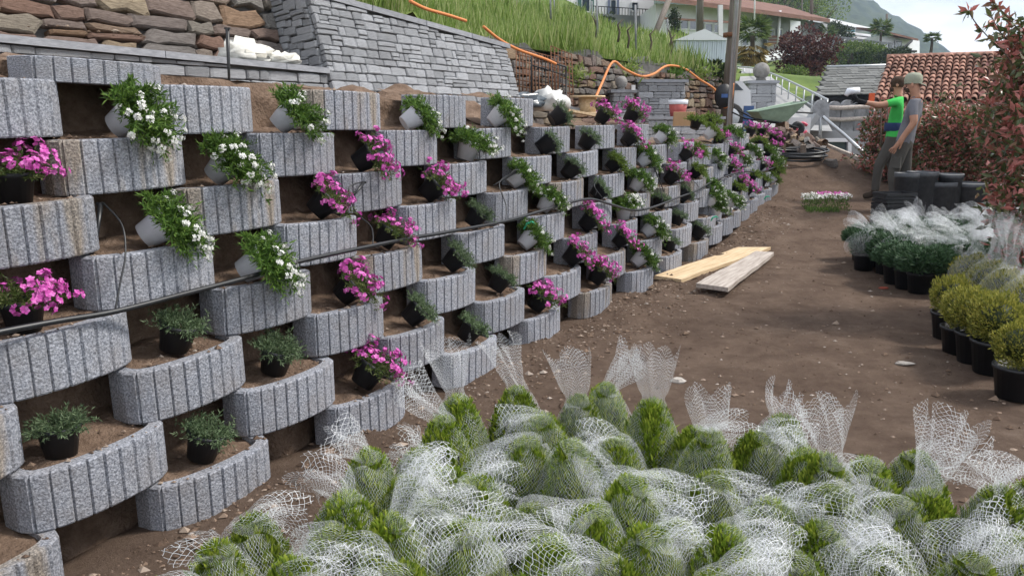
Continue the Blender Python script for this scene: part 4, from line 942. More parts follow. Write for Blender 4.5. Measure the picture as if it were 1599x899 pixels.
e=empty('iron_gate',atY(832,165,10.7),0,'dark iron garden gate leaning against the rebar','gate'); o=e.location; a=atY(830,160,10.7)-o; b=atY(884,172,11.1)-o; c=atY(830,88,10.9)-o; d=atY(884,105,11.3)-o
M['iron']=flat('dark_iron',(.02,.021,.023),rough=.5,metal=.3)
s=MB(); s.tube([a,b,d,c,a],.014,6); s.build('frame',M['iron'],e)
for k in range(1,10): t=k/10; s=MB(); s.tube([a.lerp(b,t),c.lerp(d,t)],.007,5); s.build('bar',M['iron'],e)
for t in(.25,.8): s=MB(); s.tube([a.lerp(c,t),b.lerp(d,t)],.009,5); s.build('rail',M['iron'],e)
M['tarp']=flat('dark_tarp',(.05,.065,.08),rough=.25,spec=.6,var=.5,scale=6); M['bigbag']=flat('white_bag',(.60,.60,.58),rough=.6,var=.08)
p=atY(815,160,9.9); lump('tarp','crumpled dark blue plastic sheet at the end of the wing wall','tarp',p,.30,.25,.12,M['tarp'],4,.6,.6,3.5)
p=atY(858,162,10.1); lump('building_bag','slumped white building sack beside the dark plastic sheet','sack',p,.24,.2,.16,M['bigbag'],7,.3,.45,3)
for k,(x,y0,y1) in enumerate([(872,165,135),(880,166,138)]): s=MB(); s.tube([atY(x,y0,10.1),atY(x+1.5,y1,10.1)],.008,6); tag(s.build('iron_stake',M['iron']),['thin iron stake standing by the white sack','second thin iron stake right of the first'][k],'stake')
p=atY(917,176,11.2); e=empty('cable_drum',p,.2,'small wooden cable drum standing behind the rings','cable drum')
s=MB(); s.lathe([(0,0),(.12,0),(.12,.2),(0,.2)],16); s.build('core',M['wood'],e)
for z in(-.02,.2): s=MB(); s.lathe([(0,z),(.24,z),(.24,z+.025),(0,z+.025)],20); s.build('flange',M['wood'],e)
s=MB(); s.bar(atY(885,172,10.6),atY(960,186,10.9),.12,.03); tag(s.build('plank',M['wood']),'pale board lying beside the cable drum','plank')
s=MB(); s.bar(atY(868,166,11.0),atY(975,187,11.8),.18,.05); tag(s.build('kerb_slab',M['coping']),'long grey kerb slab behind the upper ring row','kerb')
# stone pedestal with ball and stub wall
def stone_box(name,lab,cat,px0,px1,pytop,pybot,Y,depth,yaw,hs,ws,seed,cop=.05,over=.05,ball=0,side_left=True):
    a=atY(px0,pytop,Y); w_=atY(px1,pytop,Y).x-a.x; zt=a.z; zb_=atY(px0,pybot,Y).z-.25; U=Vector((math.cos(yaw),math.sin(yaw),0)); Nb=Vector((-U.y,U.x,0))
    e=empty(name,(a.x,a.y,zb_),0,lab,cat); o=e.location; A=Vector((a.x,a.y,zb_)); H=zt-cop-zb_
    s=MB(); q=[U*.02+Nb*.02,U*(w_-.02)+Nb*.02,U*(w_-.02)+Nb*(depth-.02),U*.02+Nb*(depth-.02)]; s.prism(q,UZ*(H-.01)); s.build('core',M['mortar'],e)
    lay(e,A,U,UZ,w_,lambda u:H,hs,ws,ASH,.04,.007,seed); lay(e,A+Nb*depth,-Nb,UZ,depth,lambda u:H,hs,ws,ASH,.04,.007,seed+1); lay(e,A+U*w_,Nb,UZ,depth,lambda u:H,hs,ws,ASH,.04,.007,seed+2)
    s=MB(); q=[U*-over-Nb*over,U*(w_+over)-Nb*over,U*(w_+over)+Nb*(depth+over),U*-over+Nb*(depth+over)]; s.prism([p+UZ*H for p in q],UZ*cop); s.build('coping_slab',M['coping'],e)
    if ball:
        c=U*w_/2+Nb*depth/2+UZ*(H+cop); s=MB(); s.lathe([(0,0),(ball*.7,0),(ball*.55,ball*.25),(ball*.6,ball*.3)]+[(ball*math.sin(t),ball*1.2-ball*math.cos(t)) for t in np.linspace(.5,3.1,12)]+[(0,ball*2.2)],20,c=c); s.build('stone_ball',M['ballstone'],e)
    return e
M['ballstone']=mat('granite_ball',[(.3,(.16,.15,.14)),(.7,(.30,.29,.28))],scale=9,rough=.9,bump=.4)
stone_box('gate_pedestal','small dark stone pedestal with a stone ball by the stub wall','pedestal',958,990,140,178,13.2,.34,.1,(.07,.1),(.12,.2),11,ball=.10)
stone_box('stub_wall','short grey stone wall block with flat coping before the dry stone wall','wall',998,1072,124,182,14.0,.5,.12,(.07,.11),(.14,.28),15)
s=MB(); p=atY(989,137,13.1); s.box(p,(.06,.05,.08)); tag(s.build('switch_box',flat('white_box',(.7,.7,.7))),'small white switch box on the pedestal side','box')
M['bucket']=flat('red_bucket',(.42,.10,.09),rough=.4); p=atY(1058,183,13.2); e=empty('bucket',p,0,'red bucket with white lid standing before the stub wall','bucket')
s=MB(); s.lathe([(0,0),(.12,0),(.15,.22),(0,.22)],16); s.build('body',M['bucket'],e); s=MB(); s.lathe([(.15,.20),(.16,.21),(.16,.27),(0,.27)],16); s.build('lid',M['white_plastic'],e)
M['cardboard']=flat('cardboard',(.42,.27,.15),rough=.9,var=.06); a=atY(1068,186,12.0); s=MB(); s.box((0,0,0),(.32,.03,.20)); tag(s.build('cardboard_box',M['cardboard'],loc=a,rot=(.1,0,.1)),'brown cardboard sheet standing up behind the flowers','cardboard')
# low kerb wall left of the pole
stone_box('kerb_wall','long low grey stone kerb wall running to the steel post','wall',1012,1140,182,206,12.9,.25,.22,(.08,.12),(.2,.4),19,cop=.04,over=.03)
# orange conduit
def hose(name,lab,pts,r,m,cat): s=MB(); s.tube(spline([Vector(p) for p in pts],5),r,7); return tag(s.build(name,m),lab,cat)
hose('conduit','orange conduit lying on the grass above the wing wall',[atY(x,y,Y) for x,y,Y in((640,2,8.6),(665,14,8.9),(700,24,9.3),(728,33,9.5))],.018,M['orange'],'conduit')
hose('conduit','orange conduit running down behind the rebar and gate',[atY(x,y,Y) for x,y,Y in((755,42,9.9),(780,62,10.2),(810,78,10.5),(850,92,10.9),(868,100,11.1))],.018,M['orange'],'conduit')
hose('conduit','orange conduit looping over the dry stone wall',[atY(x,y,Y) for x,y,Y in((925,165,11.3),(940,130,12.6),(957,97,13.4),(975,108,13.5),(1000,119,13.9),(1020,116,14.3),(1042,103,14.8),(1068,107,15.4),(1092,124,15.7),(1116,140,15.8),(1122,160,15.8),(1133,168,15.8),(1142,155,15.8),(1145,130,15.8))],.02,M['orange'],'conduit')
p=atY(1130,150,15.7); e=empty('cable_reel',p,0,'black cable reel hanging on the utility pole','cable reel'); s=MB(); s.lathe([(0,-.06),(.16,-.06),(.16,-.04),(.1,-.03),(.1,.03),(.16,.04),(.16,.06),(0,.06)],18); s.build('drum',M['black_plastic'],e,rot=(math.pi/2,0,0),scale=(1,1.4,1)); s=MB(); s.box((0,-.07,.0),(.12,.02,.07)); s.build('label_plate',flat('blue_plate',(.06,.12,.3)),e)
# pole and steel post
b=atY(1133,190,16.2); e=empty('utility_pole',(b.x,b.y,b.z-.3),0,'weathered wooden utility pole beside the dry stone wall','utility pole'); s=MB(); s.tube([(0,0,0),(.06,0,2),(.14,0,7)],[.125,.115,.10],12); s.build('shaft',M['pole'],e); s=MB(); s.lathe([(.128,1.9),(.14,1.9),(.14,1.98),(.128,1.98)],14); s.build('iron_band',M['rust'],e)
b=atY(1137,205,13.2); e=empty('steel_post',(b.x,b.y,b.z-.3),0,'thin galvanised steel post at the end of the kerb wall','post'); s=MB(); s.tube([(0,0,0),(.05,0,6)],.032,10); s.build('shaft',M['steel'],e); s=MB(); s.box((0,0,.01),(.14,.14,.02)); s.build('base_plate',M['steel'],e)
# ------------------------------------------------------------------ gate pillar, lane, railing
stone_box('gate_pillar','square stone gate pillar crowned with a large stone ball','pillar',1172,1212,126,192,19,.6,-.08,(.14,.22),(.18,.36),23,cop=.06,over=.06,ball=.19)
M['lane']=mat('concrete_lane',[(.3,(.24,.24,.24)),(.7,(.36,.36,.36))],scale=1.5,detail=8,rough=.95)
LN=[((1140,198,16.6),(1300,205,16.2)),((1142,190,17.6),(1290,188,18)),((1150,160,22),(1252,160,22)),((1154,128,28),(1215,130,28)),((1158,112,33),(1196,112,33)),((1150,106,40),(1176,106,40))]
s=MB(); vs=[]
for a,b in LN: vs+=[atY(*a),atY(*b)]
s.add(vs,[(2*k,2*k+1,2*k+3,2*k+2) for k in range(len(LN)-1)]); tag(s.build('lane',M['lane']),kind='structure')
e=empty('railing',atY(1294,190,17),0,'galvanised steel railing along the sloping lane','railing'); o=e.location
RP=[(1146,104,36),(1172,106,32),(1196,112,28),(1222,122,24),(1256,138,20.5),(1292,156,18)]; H_=.55
top_=[atY(*p)-o for p in RP]; s=MB(); s.tube(spline(top_,4),.028,8); s.build('handrail',M['steel'],e)
s=MB(); s.tube(spline([t-UZ*.3 for t in top_],4),.018,6); s.build('mid_rail',M['steel'],e)
for t in spline(top_,3): s=MB(); s.tube([t,t-UZ*.75],.018,6); s.build('post',M['steel'],e)
# ------------------------------------------------------------------ granite post fence, steel rail, wall below
M['granite']=mat('granite_slab',[(.3,(.17,.175,.185)),(.7,(.32,.325,.34))],scale=7,rough=.9,bump=.4)
e=empty('granite_fence',atY(1278,200,17.5),0,'fence of upright granite slabs joined by round wooden rails','fence'); o=e.location
SLB=[(1279,23,158,206,17.2),(1300,17,160,200,17.6),(1320,19,158,200,17.6),(1341,17,158,200,17.8),(1362,17,160,200,18),(1384,17,160,200,18)]
for px,wpx,y0,y1,Y in SLB:
    w_=wpx/1250*Y; a=atY(px,y1,Y)-o; h=(y1-y0)/1250*Y; s=MB(); pr=[Vector((-w_/2,-.06,-.3)),Vector((w_/2,-.06,-.3))]+[Vector((w_/2*math.cos(t),-.06,h-w_/2+w_/2*math.sin(t))) for t in np.linspace(.0,math.pi,9)]
    s.prism([a+p for p in pr],(0,.12,0)); s.build('slab_post',M['granite'],e)
for y_ in(168,186):
    s=MB(); s.tube([atY(x,y_+dy,17.55)-o+Vector((0,-.1,0)) for x,dy in((1284,0),(1310,1),(1345,-1),(1400,0))],.045,8); s.build('rail',M['grey_wood'],e)
e=empty('steel_handrail',atY(1281,222,15.6),0,'bright diagonal steel handrail at the edge of the dirt ramp','handrail'); o=e.location
s=MB(); s.tube([atY(1281,240,15.6)-o,atY(1281,186,15.6)-o,atY(1286,183,15.6)-o,atY(1320,212,14.8)-o,atY(1358,248,14)-o],.032,8); s.build('rail',M['steel'],e)
s=MB(); s.tube([atY(1356,246,14)-o,atY(1356,275,14)-o],.026,8); s.build('end_post',M['steel'],e)
a=atY(1262,200,17); b=atY(1400,206,16.4); s=MB(); s.prism([a-UZ*1.9,b-UZ*1.9,b+UZ*-.02,a+UZ*-.02],(0,.3,0)); tag(s.build('retaining_wall',M['grey_wall']),'plain grey concrete wall below the granite fence','wall')
e=empty('basement_door',atY(1307,245,16.4),0,'low white framed basement window in the concrete wall','window'); o=e.location
c=[atY(x,y,16.3)-o for x,y in((1288,246),(1326,246),(1326,219),(1288,219))]
s=MB(); 
for i in range(4): s.bar(c[i],c[(i+1)%4],.07,.07)
s.build('frame',M['white_wall'],e); s=MB(); s.add([p+Vector((0,.04,0)) for p in c],[(0,1,2,3)]); s.build('pane',M['glass'],e)
# board edging along the crest of the dirt ramp
s=MB(); pts=[(5.25,15.3),(5.5,14.9),(5.85,14.1),(6.25,13.4),(6.7,12.6),(7.1,12.0)]
for (x0,y0),(x1,y1) in zip(pts,pts[1:]): s.bar((x0,y0,GZ0(x0,y0)-.02),(x1,y1,GZ0(x1,y1)-.02),.06,.16)
tag(s.build('board_edging',M['grey_wood']),'low timber edging along the crest of the dirt path','edging')
# rubble heap, pipe coil, wheelbarrow, machine, car, blue board
g=random.Random(4); b=ground_at(1222,228,14.2)
for k in range(70):
    x=b.x+g.gauss(0,.36); y=b.y+g.gauss(.15,.3); r=max(0,1-math.hypot((x-b.x)/.8,(y-b.y-.15)/.8)); sx=g.uniform(.05,.17)
    me=RUB[k%14]; o=obj('rubble_stone',me,loc=(x,y,GZ0(x,y)+.28*r*g.random()+.03),rot=(g.uniform(-.9,.3),g.uniform(-.5,.5),g.uniform(0,6.28)),scale=(sx*1.5,sx*.8,sx)); tag(o,'loose brown field stone in the heap at the ramp head','stone','stones heaped at the end of the ring wall')
e=empty('pipe_coil',ground_at(1245,246,13.6)+UZ*.06,0,'flat coil of black corrugated pipe on the dirt ramp','pipe coil')
g=random.Random(2)
for k in range(9):
    r=.40+.018*(k%5); ox,oy=g.uniform(-.05,.05),g.uniform(-.04,.04); s=MB(); s.tube([Vector((ox+r*math.cos(t)*1.0,oy+r*.72*math.sin(t),.02*k*.7+.05*math.sin(t+k)*.4)) for t in np.linspace(0,6.283,37)],.016,6,cap=False); s.build('loop',M['hose'],e,rot=(.12,0,0))
M['barrow']=flat('green_barrow',(.24,.33,.25),rough=.5,var=.15,scale=8)
e=empty('wheelbarrow',ground_at(1205,225,14.9),R_(8),'pale green wheelbarrow tipped back beside the rubble heap','wheelbarrow'); e.scale=(.8,.8,.8)
top=[Vector((-.52,-.30,.58)),Vector((.62,-.34,.80)),Vector((.62,.34,.80)),Vector((-.52,.30,.58))]; bot=[Vector((-.28,-.18,.34)),Vector((.22,-.2,.36)),Vector((.22,.2,.36)),Vector((-.28,.18,.34))]
s=MB(); s.add(top+bot+[p*.97+Vector((0,0,.025)) for p in top]+[p*.93+Vector((0,0,.03)) for p in bot],[(0,4,5,1),(1,5,6,2),(2,6,7,3),(3,7,4,0),(4,7,6,5),(8,9,13,12),(9,10,14,13),(10,11,15,14),(11,8,12,15),(12,13,14,15)]); s.build('tray',M['barrow'],e)
s=MB(); s.tube(top+[top[0]],.016,6); s.build('rim',M['barrow'],e)
for y in(-.2,.2): s=MB(); s.tube([(-1.0,y*1.35,.62),(-.55,y*1.2,.42),(.2,y,.32),(.6,y*.3,.22)],.018,8); s.build('handle',M['iron'],e); s=MB(); s.tube([(-.2,y,.34),(-.28,y,.0),(.05,y,.33)],.014,6); s.build('leg',M['iron'],e)
s=MB(); s.lathe([(.05,-.03),(.13,-.04),(.19,-.035),(.2,0),(.19,.035),(.13,.04),(.05,.03)],20); s.build('wheel',M['black_plastic'],e,loc=(.6,0,.2),rot=(math.pi/2,0,0),scale=(.85,.85,.85))
M['pinkred']=flat('pink_red_print',(.65,.10,.16),rough=.4)
e=empty('small_machine',ground_at(1240,215,15.8),0,'white cased machine with a pink ring mark behind the wheelbarrow','machine')
s=MB(); s.box((0,0,.22),(.42,.5,.36)); s.build('casing',M['white_wall'],e); s=MB(); s.tube([Vector((.05+.1*math.cos(t),-.256,.2+.1*math.sin(t))) for t in np.linspace(.5,5.8,16)],.026,6); s.build('ring_mark',M['pinkred'],e)
s=MB(); s.tube([(-.25,-.2,.42),(-.1,-.2,.5),(.25,-.2,.48)],.018,6); s.build('handle',M['iron'],e); s=MB(); s.box((.28,0,.32),(.1,.4,.3),Matrix.Rotation(.6,3,'Y')); s.build('hopper',M['grey_wall'],e)
M['car_paint']=flat('white_car_paint',(.75,.76,.78),rough=.2,spec=.6,var=.02); M['tyre']=flat('tyre',(.015,.015,.016),rough=.8)
b=atY(1168,206,17.4); e=empty('parked_car',(b.x,b.y,b.z),0,'white car parked behind the steel post, its rear wheel showing','car')
pr=[(-2.0,.3),(-2.05,.75),(-1.5,.85),(-1.0,1.05),(-.2,1.05),(.0,.85),(.05,.35)]; s=MB(); s.prism([Vector((x,-.0,z)) for x,z in pr],(0,1.5,0)); s.build('body',M['car_paint'],e)
s=MB(); s.prism([Vector((x,-.012,z)) for x,z in((-1.25,.86),(-.95,1.0),(-.3,1.0),(-.15,.86))],(0,.01,0)); s.build('window',M['glass'],e)
for x in(-.42,-1.6):
    s=MB(); s.lathe([(0,-.1),(.2,-.1),(.27,-.09),(.3,-.05),(.3,.05),(.27,.1),(0,.1)],20); wv=s.build('tyre',M['tyre'],e,loc=(x,-.03,.3),rot=(math.pi/2,0,0)); s=MB(); s.lathe([(0,.12),(.17,.115),(.19,.1)],16); s.build('rim',M['steel'],wv)
M['blue']=flat('blue_board',(.06,.12,.28),rough=.5); a=atY(1167,205,16.5); s=MB(); s.box((0,0,.2),(.2,.04,.6)); tag(s.build('blue_board',M['blue'],loc=a),'upright blue board between car and wheelbarrow','board')
# ------------------------------------------------------------------ roofs of the two outbuildings
a=atY(1388,90,24); b=atY(1660,82,22.0); c=atY(1352,170,20.2); U=(b-a); W_=U.length; U.normalize(); dn=(c-a); dn=dn-U*dn.dot(U); Ls=dn.length; dn.normalize(); Nn=dn.cross(U).normalized()
if Nn.z<0: Nn=-Nn
off=(c-a).dot(U)
e=empty('outbuilding',a-UZ*3.2,0,'outbuilding with an old red clay barrel tile roof behind the hedge','building'); o=e.location
s=MB(); q=[a,a+U*W_,a+U*W_+dn*Ls,a+dn*Ls]; s.prism([p-Nn*.05-o for p in q],-Nn*.12); rf=s.build('roof',M['brown_roof'],e)
s=MB(); s.prism([a+dn*.25+U*.3-UZ*3.6-o,a+U*W_+dn*.25-UZ*3.6-o,a+U*W_+dn*(Ls-.35)-UZ*2.6-o,a+dn*(Ls-.35)+U*.3-UZ*2.6-o],UZ*2.3); s.build('wall',M['grey_wall'],e)
mb=MB(); n=7; vs=[]
for y,r in((0,.085),(1,.10)):
    for rr_ in(r,r-.014):
        for k in range(n+1): t=math.pi*k/n; vs.append((rr_*math.cos(t),y*.44,rr_*math.sin(t)*.9))
m1=n+1; fs=[]
for k in range(n): fs+=[(k,k+1,2*m1+k+1,2*m1+k)[::-1],(m1+k,m1+k+1,3*m1+k+1,3*m1+k),(2*m1+k,2*m1+k+1,3*m1+k+1,3*m1+k)[::-1]]
mb.add(vs,fs,0,True); TILE=mb.mesh('roof_tile',M['tile_roof'])
nc_=int(W_/.165); nrw=int(Ls/.34); B=Matrix((U,dn,Nn)).transposed().to_4x4(); cnt=0; g=random.Random(9)
for j in range(nrw+1):
    for i in range(nc_):
        if cnt>=300: break
        p=a+U*(i*.165+.08+g.uniform(-.012,.012))+dn*(j*.34-.06)+Nn*(.0+g.uniform(-.006,.008))
        t=obj('roof_tile',TILE,rf); t.matrix_local=Matrix.Translation(p-o)@B@Matrix.Rotation(g.uniform(-.05,.05),4,'Z')@Matrix.Rotation(.10,4,'X')@Matrix.Diagonal((.8,1,1,1)); cnt+=1
s=MB(); s.tube([a-Nn*.03-o-U*.05,a+U*W_-Nn*.03-o],.12,10); s.build('ridge',M['tile_roof'],rf)
print('tiles',cnt,nc_,nrw)
a=atY(1291,107,27); b=atY(1420,104,27); c=atY(1272,150,24); U=(b-a); W_=U.length; U.normalize(); dn=(c-a); sh=dn.dot(U); dn=dn-U*sh; Ls=dn.length; dn.normalize(); Nn=U.cross(dn); Nn=Nn if Nn.z>0 else -Nn; Nn.normalize()
e=empty('slate_outbuilding',a-UZ*2.5,0,'small outbuilding with a mossy grey stone slab roof','building'); o=e.location
M['slate']=mat('stone_slab_roof',[(.3,(.08,.083,.08)),(.6,(.16,.163,.157)),(.8,(.26,.26,.25))],scale=5,rough=.95,bump=.5,rnd=.25)
s=MB(); s.prism([a-o,b-o,b+dn*Ls-o,c-o],-Nn*.08); rf=s.build('roof',M['dark'],e)
mb=MB(); mb.box((0,0,0),(.34,.42,.03)); SL=mb.mesh('slab',M['slate']); B=Matrix((U,dn,Nn)).transposed().to_4x4()
rows_=11
for j in range(rows_):
    t=(j+.5)/rows_; x0=sh*t; x=x0+.1*(j%2)
    while x<W_:
        w_=g.uniform(.24,.42); q=obj('slab',SL,rf); q.matrix_local=Matrix.Translation(a-o+U*(x+w_/2)+dn*(Ls*t)+Nn*(.02+g.uniform(0,.015)))@B@Matrix.Rotation(g.uniform(-.05,.05),4,'Z')@Matrix.Rotation(.05,4,'X')@Matrix.Diagonal((w_/.35,Ls/rows_*1.45/.42,1,1)); x+=w_
s=MB(); s.prism([c+U*.15+UZ*-1.9-Vector((0,-.2,0))-o,b+dn*(Ls-.2)-UZ*1.9-o,b+dn*(Ls-.2)-UZ*.12-o,c+U*.15-Vector((0,-.2,0))-UZ*.12-o],(0,2.4,0)); s.build('wall',M['grey_wall'],e)
s=MB(); s.bar(c-o-UZ*.1,b+dn*Ls-o-UZ*.1,.08,.12); s.build('eave_beam',M['dark'],e)
s=MB(); s.tube([a-o+UZ*.05,b-o+UZ*.05],.05,6); s.build('ridge',M['steel'],e)
# ------------------------------------------------------------------ houses up the slope
def quadw(e,o,name,m,c,th=.25,parent=None):
    s=MB(); s.prism([p-o for p in c],(0,th,0)); return s.build(name,m,parent or e)
def facade(px0,px1,py0,py1,Y0,Y1):
    """front wall corner points: bottom-left, bottom-right, top-right, top-left"""
    return [atY(px0,py1[0],Y0),atY(px1,py1[1],Y1),atY(px1,py0[1],Y1),atY(px0,py0[0],Y0)]
def window(e,o,c,px0,px1,py0,py1,shutter=None,m=M['glass']):
    # c: facade corners; the window is set on that plane
    A,Bq=c[0],c[1]; n=(Bq-A).cross(UZ).normalized(); n=-n if n.y>0 else n
    def hit(x,y): r=ray(x,y); t=(A-Vector((0,0,CAMZ))).dot(n)/r.dot(n); return Vector((0,0,CAMZ))+r*t
    q=[hit(px0,py1),hit(px1,py1),hit(px1,py0),hit(px0,py0)]; s=MB()
    for i in range(4): s.bar(q[i]+n*.03-o,q[(i+1)%4]+n*.03-o,.10,.10)
    w_=s.build('window',M['white_wall'],e); s=MB(); s.add([p+n*.02-o for p in q],[(0,1,2,3)]); s.build('pane',m,w_)
    if shutter:
        for aa,bb in((px0-(px1-px0)*.45,px0),(px1,px1+(px1-px0)*.45)):
            q=[hit(aa,py1),hit(bb,py1),hit(bb,py0),hit(aa,py0)]; s=MB(); s.prism([p+n*.02-o for p in q],n*.05); s.build('shutter',shutter,w_)
    return w_
M['shutter_green']=flat('green_shutter',(.06,.14,.12),rough=.6); M['shutter_blue']=flat('blue_shutter',(.16,.19,.28),rough=.6); M['teal_glass']=flat('teal_glass',(.04,.20,.24),rough=.1,spec=.6)
c=facade(868,1021,(-60,-60),(34,34),72,76); o=c[0]; e=empty('white_house',o,0,'white rendered villa with shuttered windows above the vineyard','house'); quadw(e,o,'wall',M['white_wall'],c,8)
for x0,x1,y0,y1,sh_ in((908,921,-8,19,M['shutter_green']),(953,962,0,24,M['shutter_blue']),(986,996,4,18,None),(876,886,-10,10,None)): window(e,o,c,x0,x1,y0,y1,sh_)
d=facade(925,1030,(21,27),(44,50),68,70); quadw(e,o,'terrace_wall',M['grey_wall'],d,.4)
s=MB(); 
for k in range(24): p=d[3].lerp(d[2],k/23)-o; s.tube([p,p+UZ*.55],.025,4)
s.tube([d[3]-o+UZ*.55,d[2]-o+UZ*.55],.035,5); s.build('balustrade',M['iron'],e)
c=facade(1024,1212,(6,14),(72,92),62,84); o=c[0]; e=empty('chalet_house',o,0,'long white house with overhanging brown roof and dark beams','house'); quadw(e,o,'wall',M['white_wall'],c,9)
for x0,x1,y0,y1 in((1062,1074,32,46),(1076,1088,33,47),(1100,1112,37,52),(1114,1126,38,52),(1158,1168,58,72),(1195,1204,44,56)): window(e,o,c,x0,x1,y0,y1)
for x in(1092,1126): q=facade(x-4,x+3,(8,8),(55,58),61.5,62.5); quadw(e,o,'beam',M['grey_wall'],q,.3)
rf=MB(); r0=[atY(1014,0,59),atY(1296,36,86)]; rf.prism([r0[0]-o,r0[1]-o,r0[1]+UZ*.35-o,r0[0]+UZ*.35-o],(-1.5,10,2.6)); rf.build('roof',M['brown_roof'],e)
q=facade(1030,1150,(27,34),(30,37),60,68); quadw(e,o,'balcony_rail',M['brown_roof'],q,.2)
c2=facade(1198,1292,(22,38),(96,92),80,88); quadw(e,o,'porch_wall',M['grey_wall'],c2,6)
for x0,x1,y0,y1 in((1196,1208,46,58),(1214,1221,46,58)): window(e,o,c2,x0,x1,y0,y1)
q=facade(1234,1250,(32,34),(52,54),79.5,80); quadw(e,o,'white_panel',M['white_wall'],q,.2)
s=MB(); p=atY(1214,80,78)-o; s.tube([p,p+UZ*3.6],.12,8); s.build('porch_column',M['white_wall'],e)
for yy in(58,63,68): s=MB(); s.bar(atY(1200,yy,78)-o,atY(1240,yy-1,79)-o,.08,.2); s.build('balcony_board',M['brown_roof'],e)
q=facade(1194,1244,(84,72),(96,84),70,74); quadw(e,o,'porch_parapet',M['white_wall'],q,.3)
c=facade(1270,1372,(46,60),(86,92),100,112); o=c[0]; e=empty('modern_house',o,0,'flat roofed white modern house with teal glazing','house'); quadw(e,o,'wall',M['grey_wall'],c,12)
r0=[atY(1266,38,98),atY(1296,34,99),atY(1362,49,112),atY(1362,44,112),atY(1296,29,99),atY(1266,33,98)]; s=MB(); s.prism([p-o for p in r0],(0,14,1.0)); s.build('roof',M['white_wall'],e)
window(e,o,c,1319,1335,46,60,None,M['teal_glass'])
for yy in(50,56,62,68): s=MB(); s.bar(atY(1298,yy-2,99.3)-o,atY(1358,yy+6,110)-o,.3,.25); s.build('facade_slat',M['white_wall'],e)
c=facade(1372,1436,(56,64),(90,92),96,104); o=c[0]; e=empty('dark_roof_house',o,0,'low house with wide grey brown eaves on the ridge','house'); quadw(e,o,'wall',M['white_wall'],c,8)
s=MB(); s.prism([atY(1366,48,94)-o,atY(1434,64,100)-o,atY(1434,61,100)-o,atY(1366,45,94)-o],(2,10,1.2)); s.build('roof',M['brown_roof'],e); window(e,o,c,1398,1408,64,74)
s=MB(); s.tube([atY(1408,78,96)-o,atY(1424,64,98)-o],.14,6); s.build('brace',M['dark'],e); s=MB(); s.prism([atY(1380,79,93)-o,atY(1432,82,97)-o,atY(1432,79,97)-o,atY(1380,76,93)-o],(0,4,.2)); s.build('lower_roof',M['dark'],e)
# metal shed
a=atY(1054,98,28); w_=atY(1132,98,28).x-a.x; h=32/1250*28; e=empty('metal_shed',a,0,'pale blue corrugated metal garden shed beside the pole','shed'); n=22
for k in range(n): s=MB(); s.box((w_*(k+.5)/n,-.02+.015*(k%2),h/2),(w_/n-.012,.03,h)); s.build('wall_panel',M['shed'] if 'shed' in M else M.setdefault('shed',flat('pale_blue_sheet',(.50,.56,.62),rough=.5,var=.08,scale=2)),e)
s=MB(); s.box((w_/2,1.0,h/2),(w_-.06,1.9,h)); s.build('body',M['shed'],e); s=MB(); s.prism([Vector((-.06,-.1,h)),Vector((w_+.06,-.1,h)),Vector((w_*.55,-.1,h+.36))],(0,2.2,0)); s.build('roof',M['white_wall'],e)
# ------------------------------------------------------------------ palms, maple, trees, hedges
M['palm_leaf']=leafmat('palm_leaf',(.04,.07,.02),(.09,.14,.035),(.17,.22,.06),trans=.2); M['palm_dry']=leafmat('dry_palm_leaf',(.14,.10,.03),(.26,.18,.05),(.36,.27,.09),trans=.2)
def palm(px,pytop,pybot,Y,lab,rw,seed,skirt=False):
    t=atY(px,pytop,Y); b=atY(px,pybot,Y); H=t.z-b.z; e=empty('palm_tree',b,0,lab,'palm','fan palms up the slope'); g=np.random.default_rng(seed); rw=rw/1250*Y
    s=MB(); s.tube([(0,0,-.3),(.03,0,H*.5),(0,0,H*.8)],[.16,.13,.12],8); s.build('trunk',M['bark'],e)
    for part,m,cnt,zc,up in((('crown',M['palm_leaf'],46,H*.82,.35),)+((('dry_skirt',M['palm_dry'],40,H*.5,-.5),) if skirt else ())):
        Ps=[];Ds=[]
        for k in range(cnt):
            a_=g.uniform(0,6.28); el=g.uniform(-.5,1.1) if up>0 else g.uniform(-1.1,0.1); d=np.array([math.cos(a_)*math.cos(el),math.sin(a_)*math.cos(el),math.sin(el)])
            hub=np.array([0,0,zc+(g.uniform(-.25,.1)*H if part!='crown' else 0)])+d*rw*g.uniform(.3,.55)
            sd_=np.cross(d,[0,0,1.0]); sd_/=max(1e-6,np.linalg.norm(sd_))
            for f in np.linspace(-1.1,1.1,11): Ps.append(hub); Ds.append(d*math.cos(f)+sd_*math.sin(f)+np.array([0,0,-.25*abs(f)-.1]))
        V,Fq=kites(np.array(Ps),np.array(Ds),rw*.55,rw*.075,g,.1); obj(part,npmesh(part,V,Fq,m),e)
palm(1172,36,106,46,'bushy fan palm with yellowing lower fronds beside the lane',32,1,True); palm(1372,36,92,90,'fan palm in front of the dark roofed house',20,2); palm(1453,54,86,80,'small fan palm alone on the ridge above the tiled roof',14,3); palm(1288,44,90,85,'fan palm half hidden by the red maple',17,4)
bush('red_maple','dark red Japanese maple beside the lane','tree',atY(1256,85,40),(1.55,1.5,1.25),5200,.17,.08,M['maple'],41)
bush('garden_bush','fresh green bush at the foot of the red maple','bush',atY(1240,118,37),(.55,.5,.5),900,.13,.06,M['tree_green'],42)
bush('garden_bush','clipped evergreen bush standing by the white house terrace','bush',atY(1052,36,55),(.42,.4,.85),900,.15,.09,M['ivy'],43)
bush('garden_bush','round shrub below the green shutters of the villa','bush',atY(893,18,60),(.9,.6,.5),700,.16,.08,M['tree_green'],44)
bush('garden_bush','loose shrub on the slope below the villa terrace','bush',atY(945,36,52),(.7,.6,.6),700,.16,.07,M['ivy'],45)
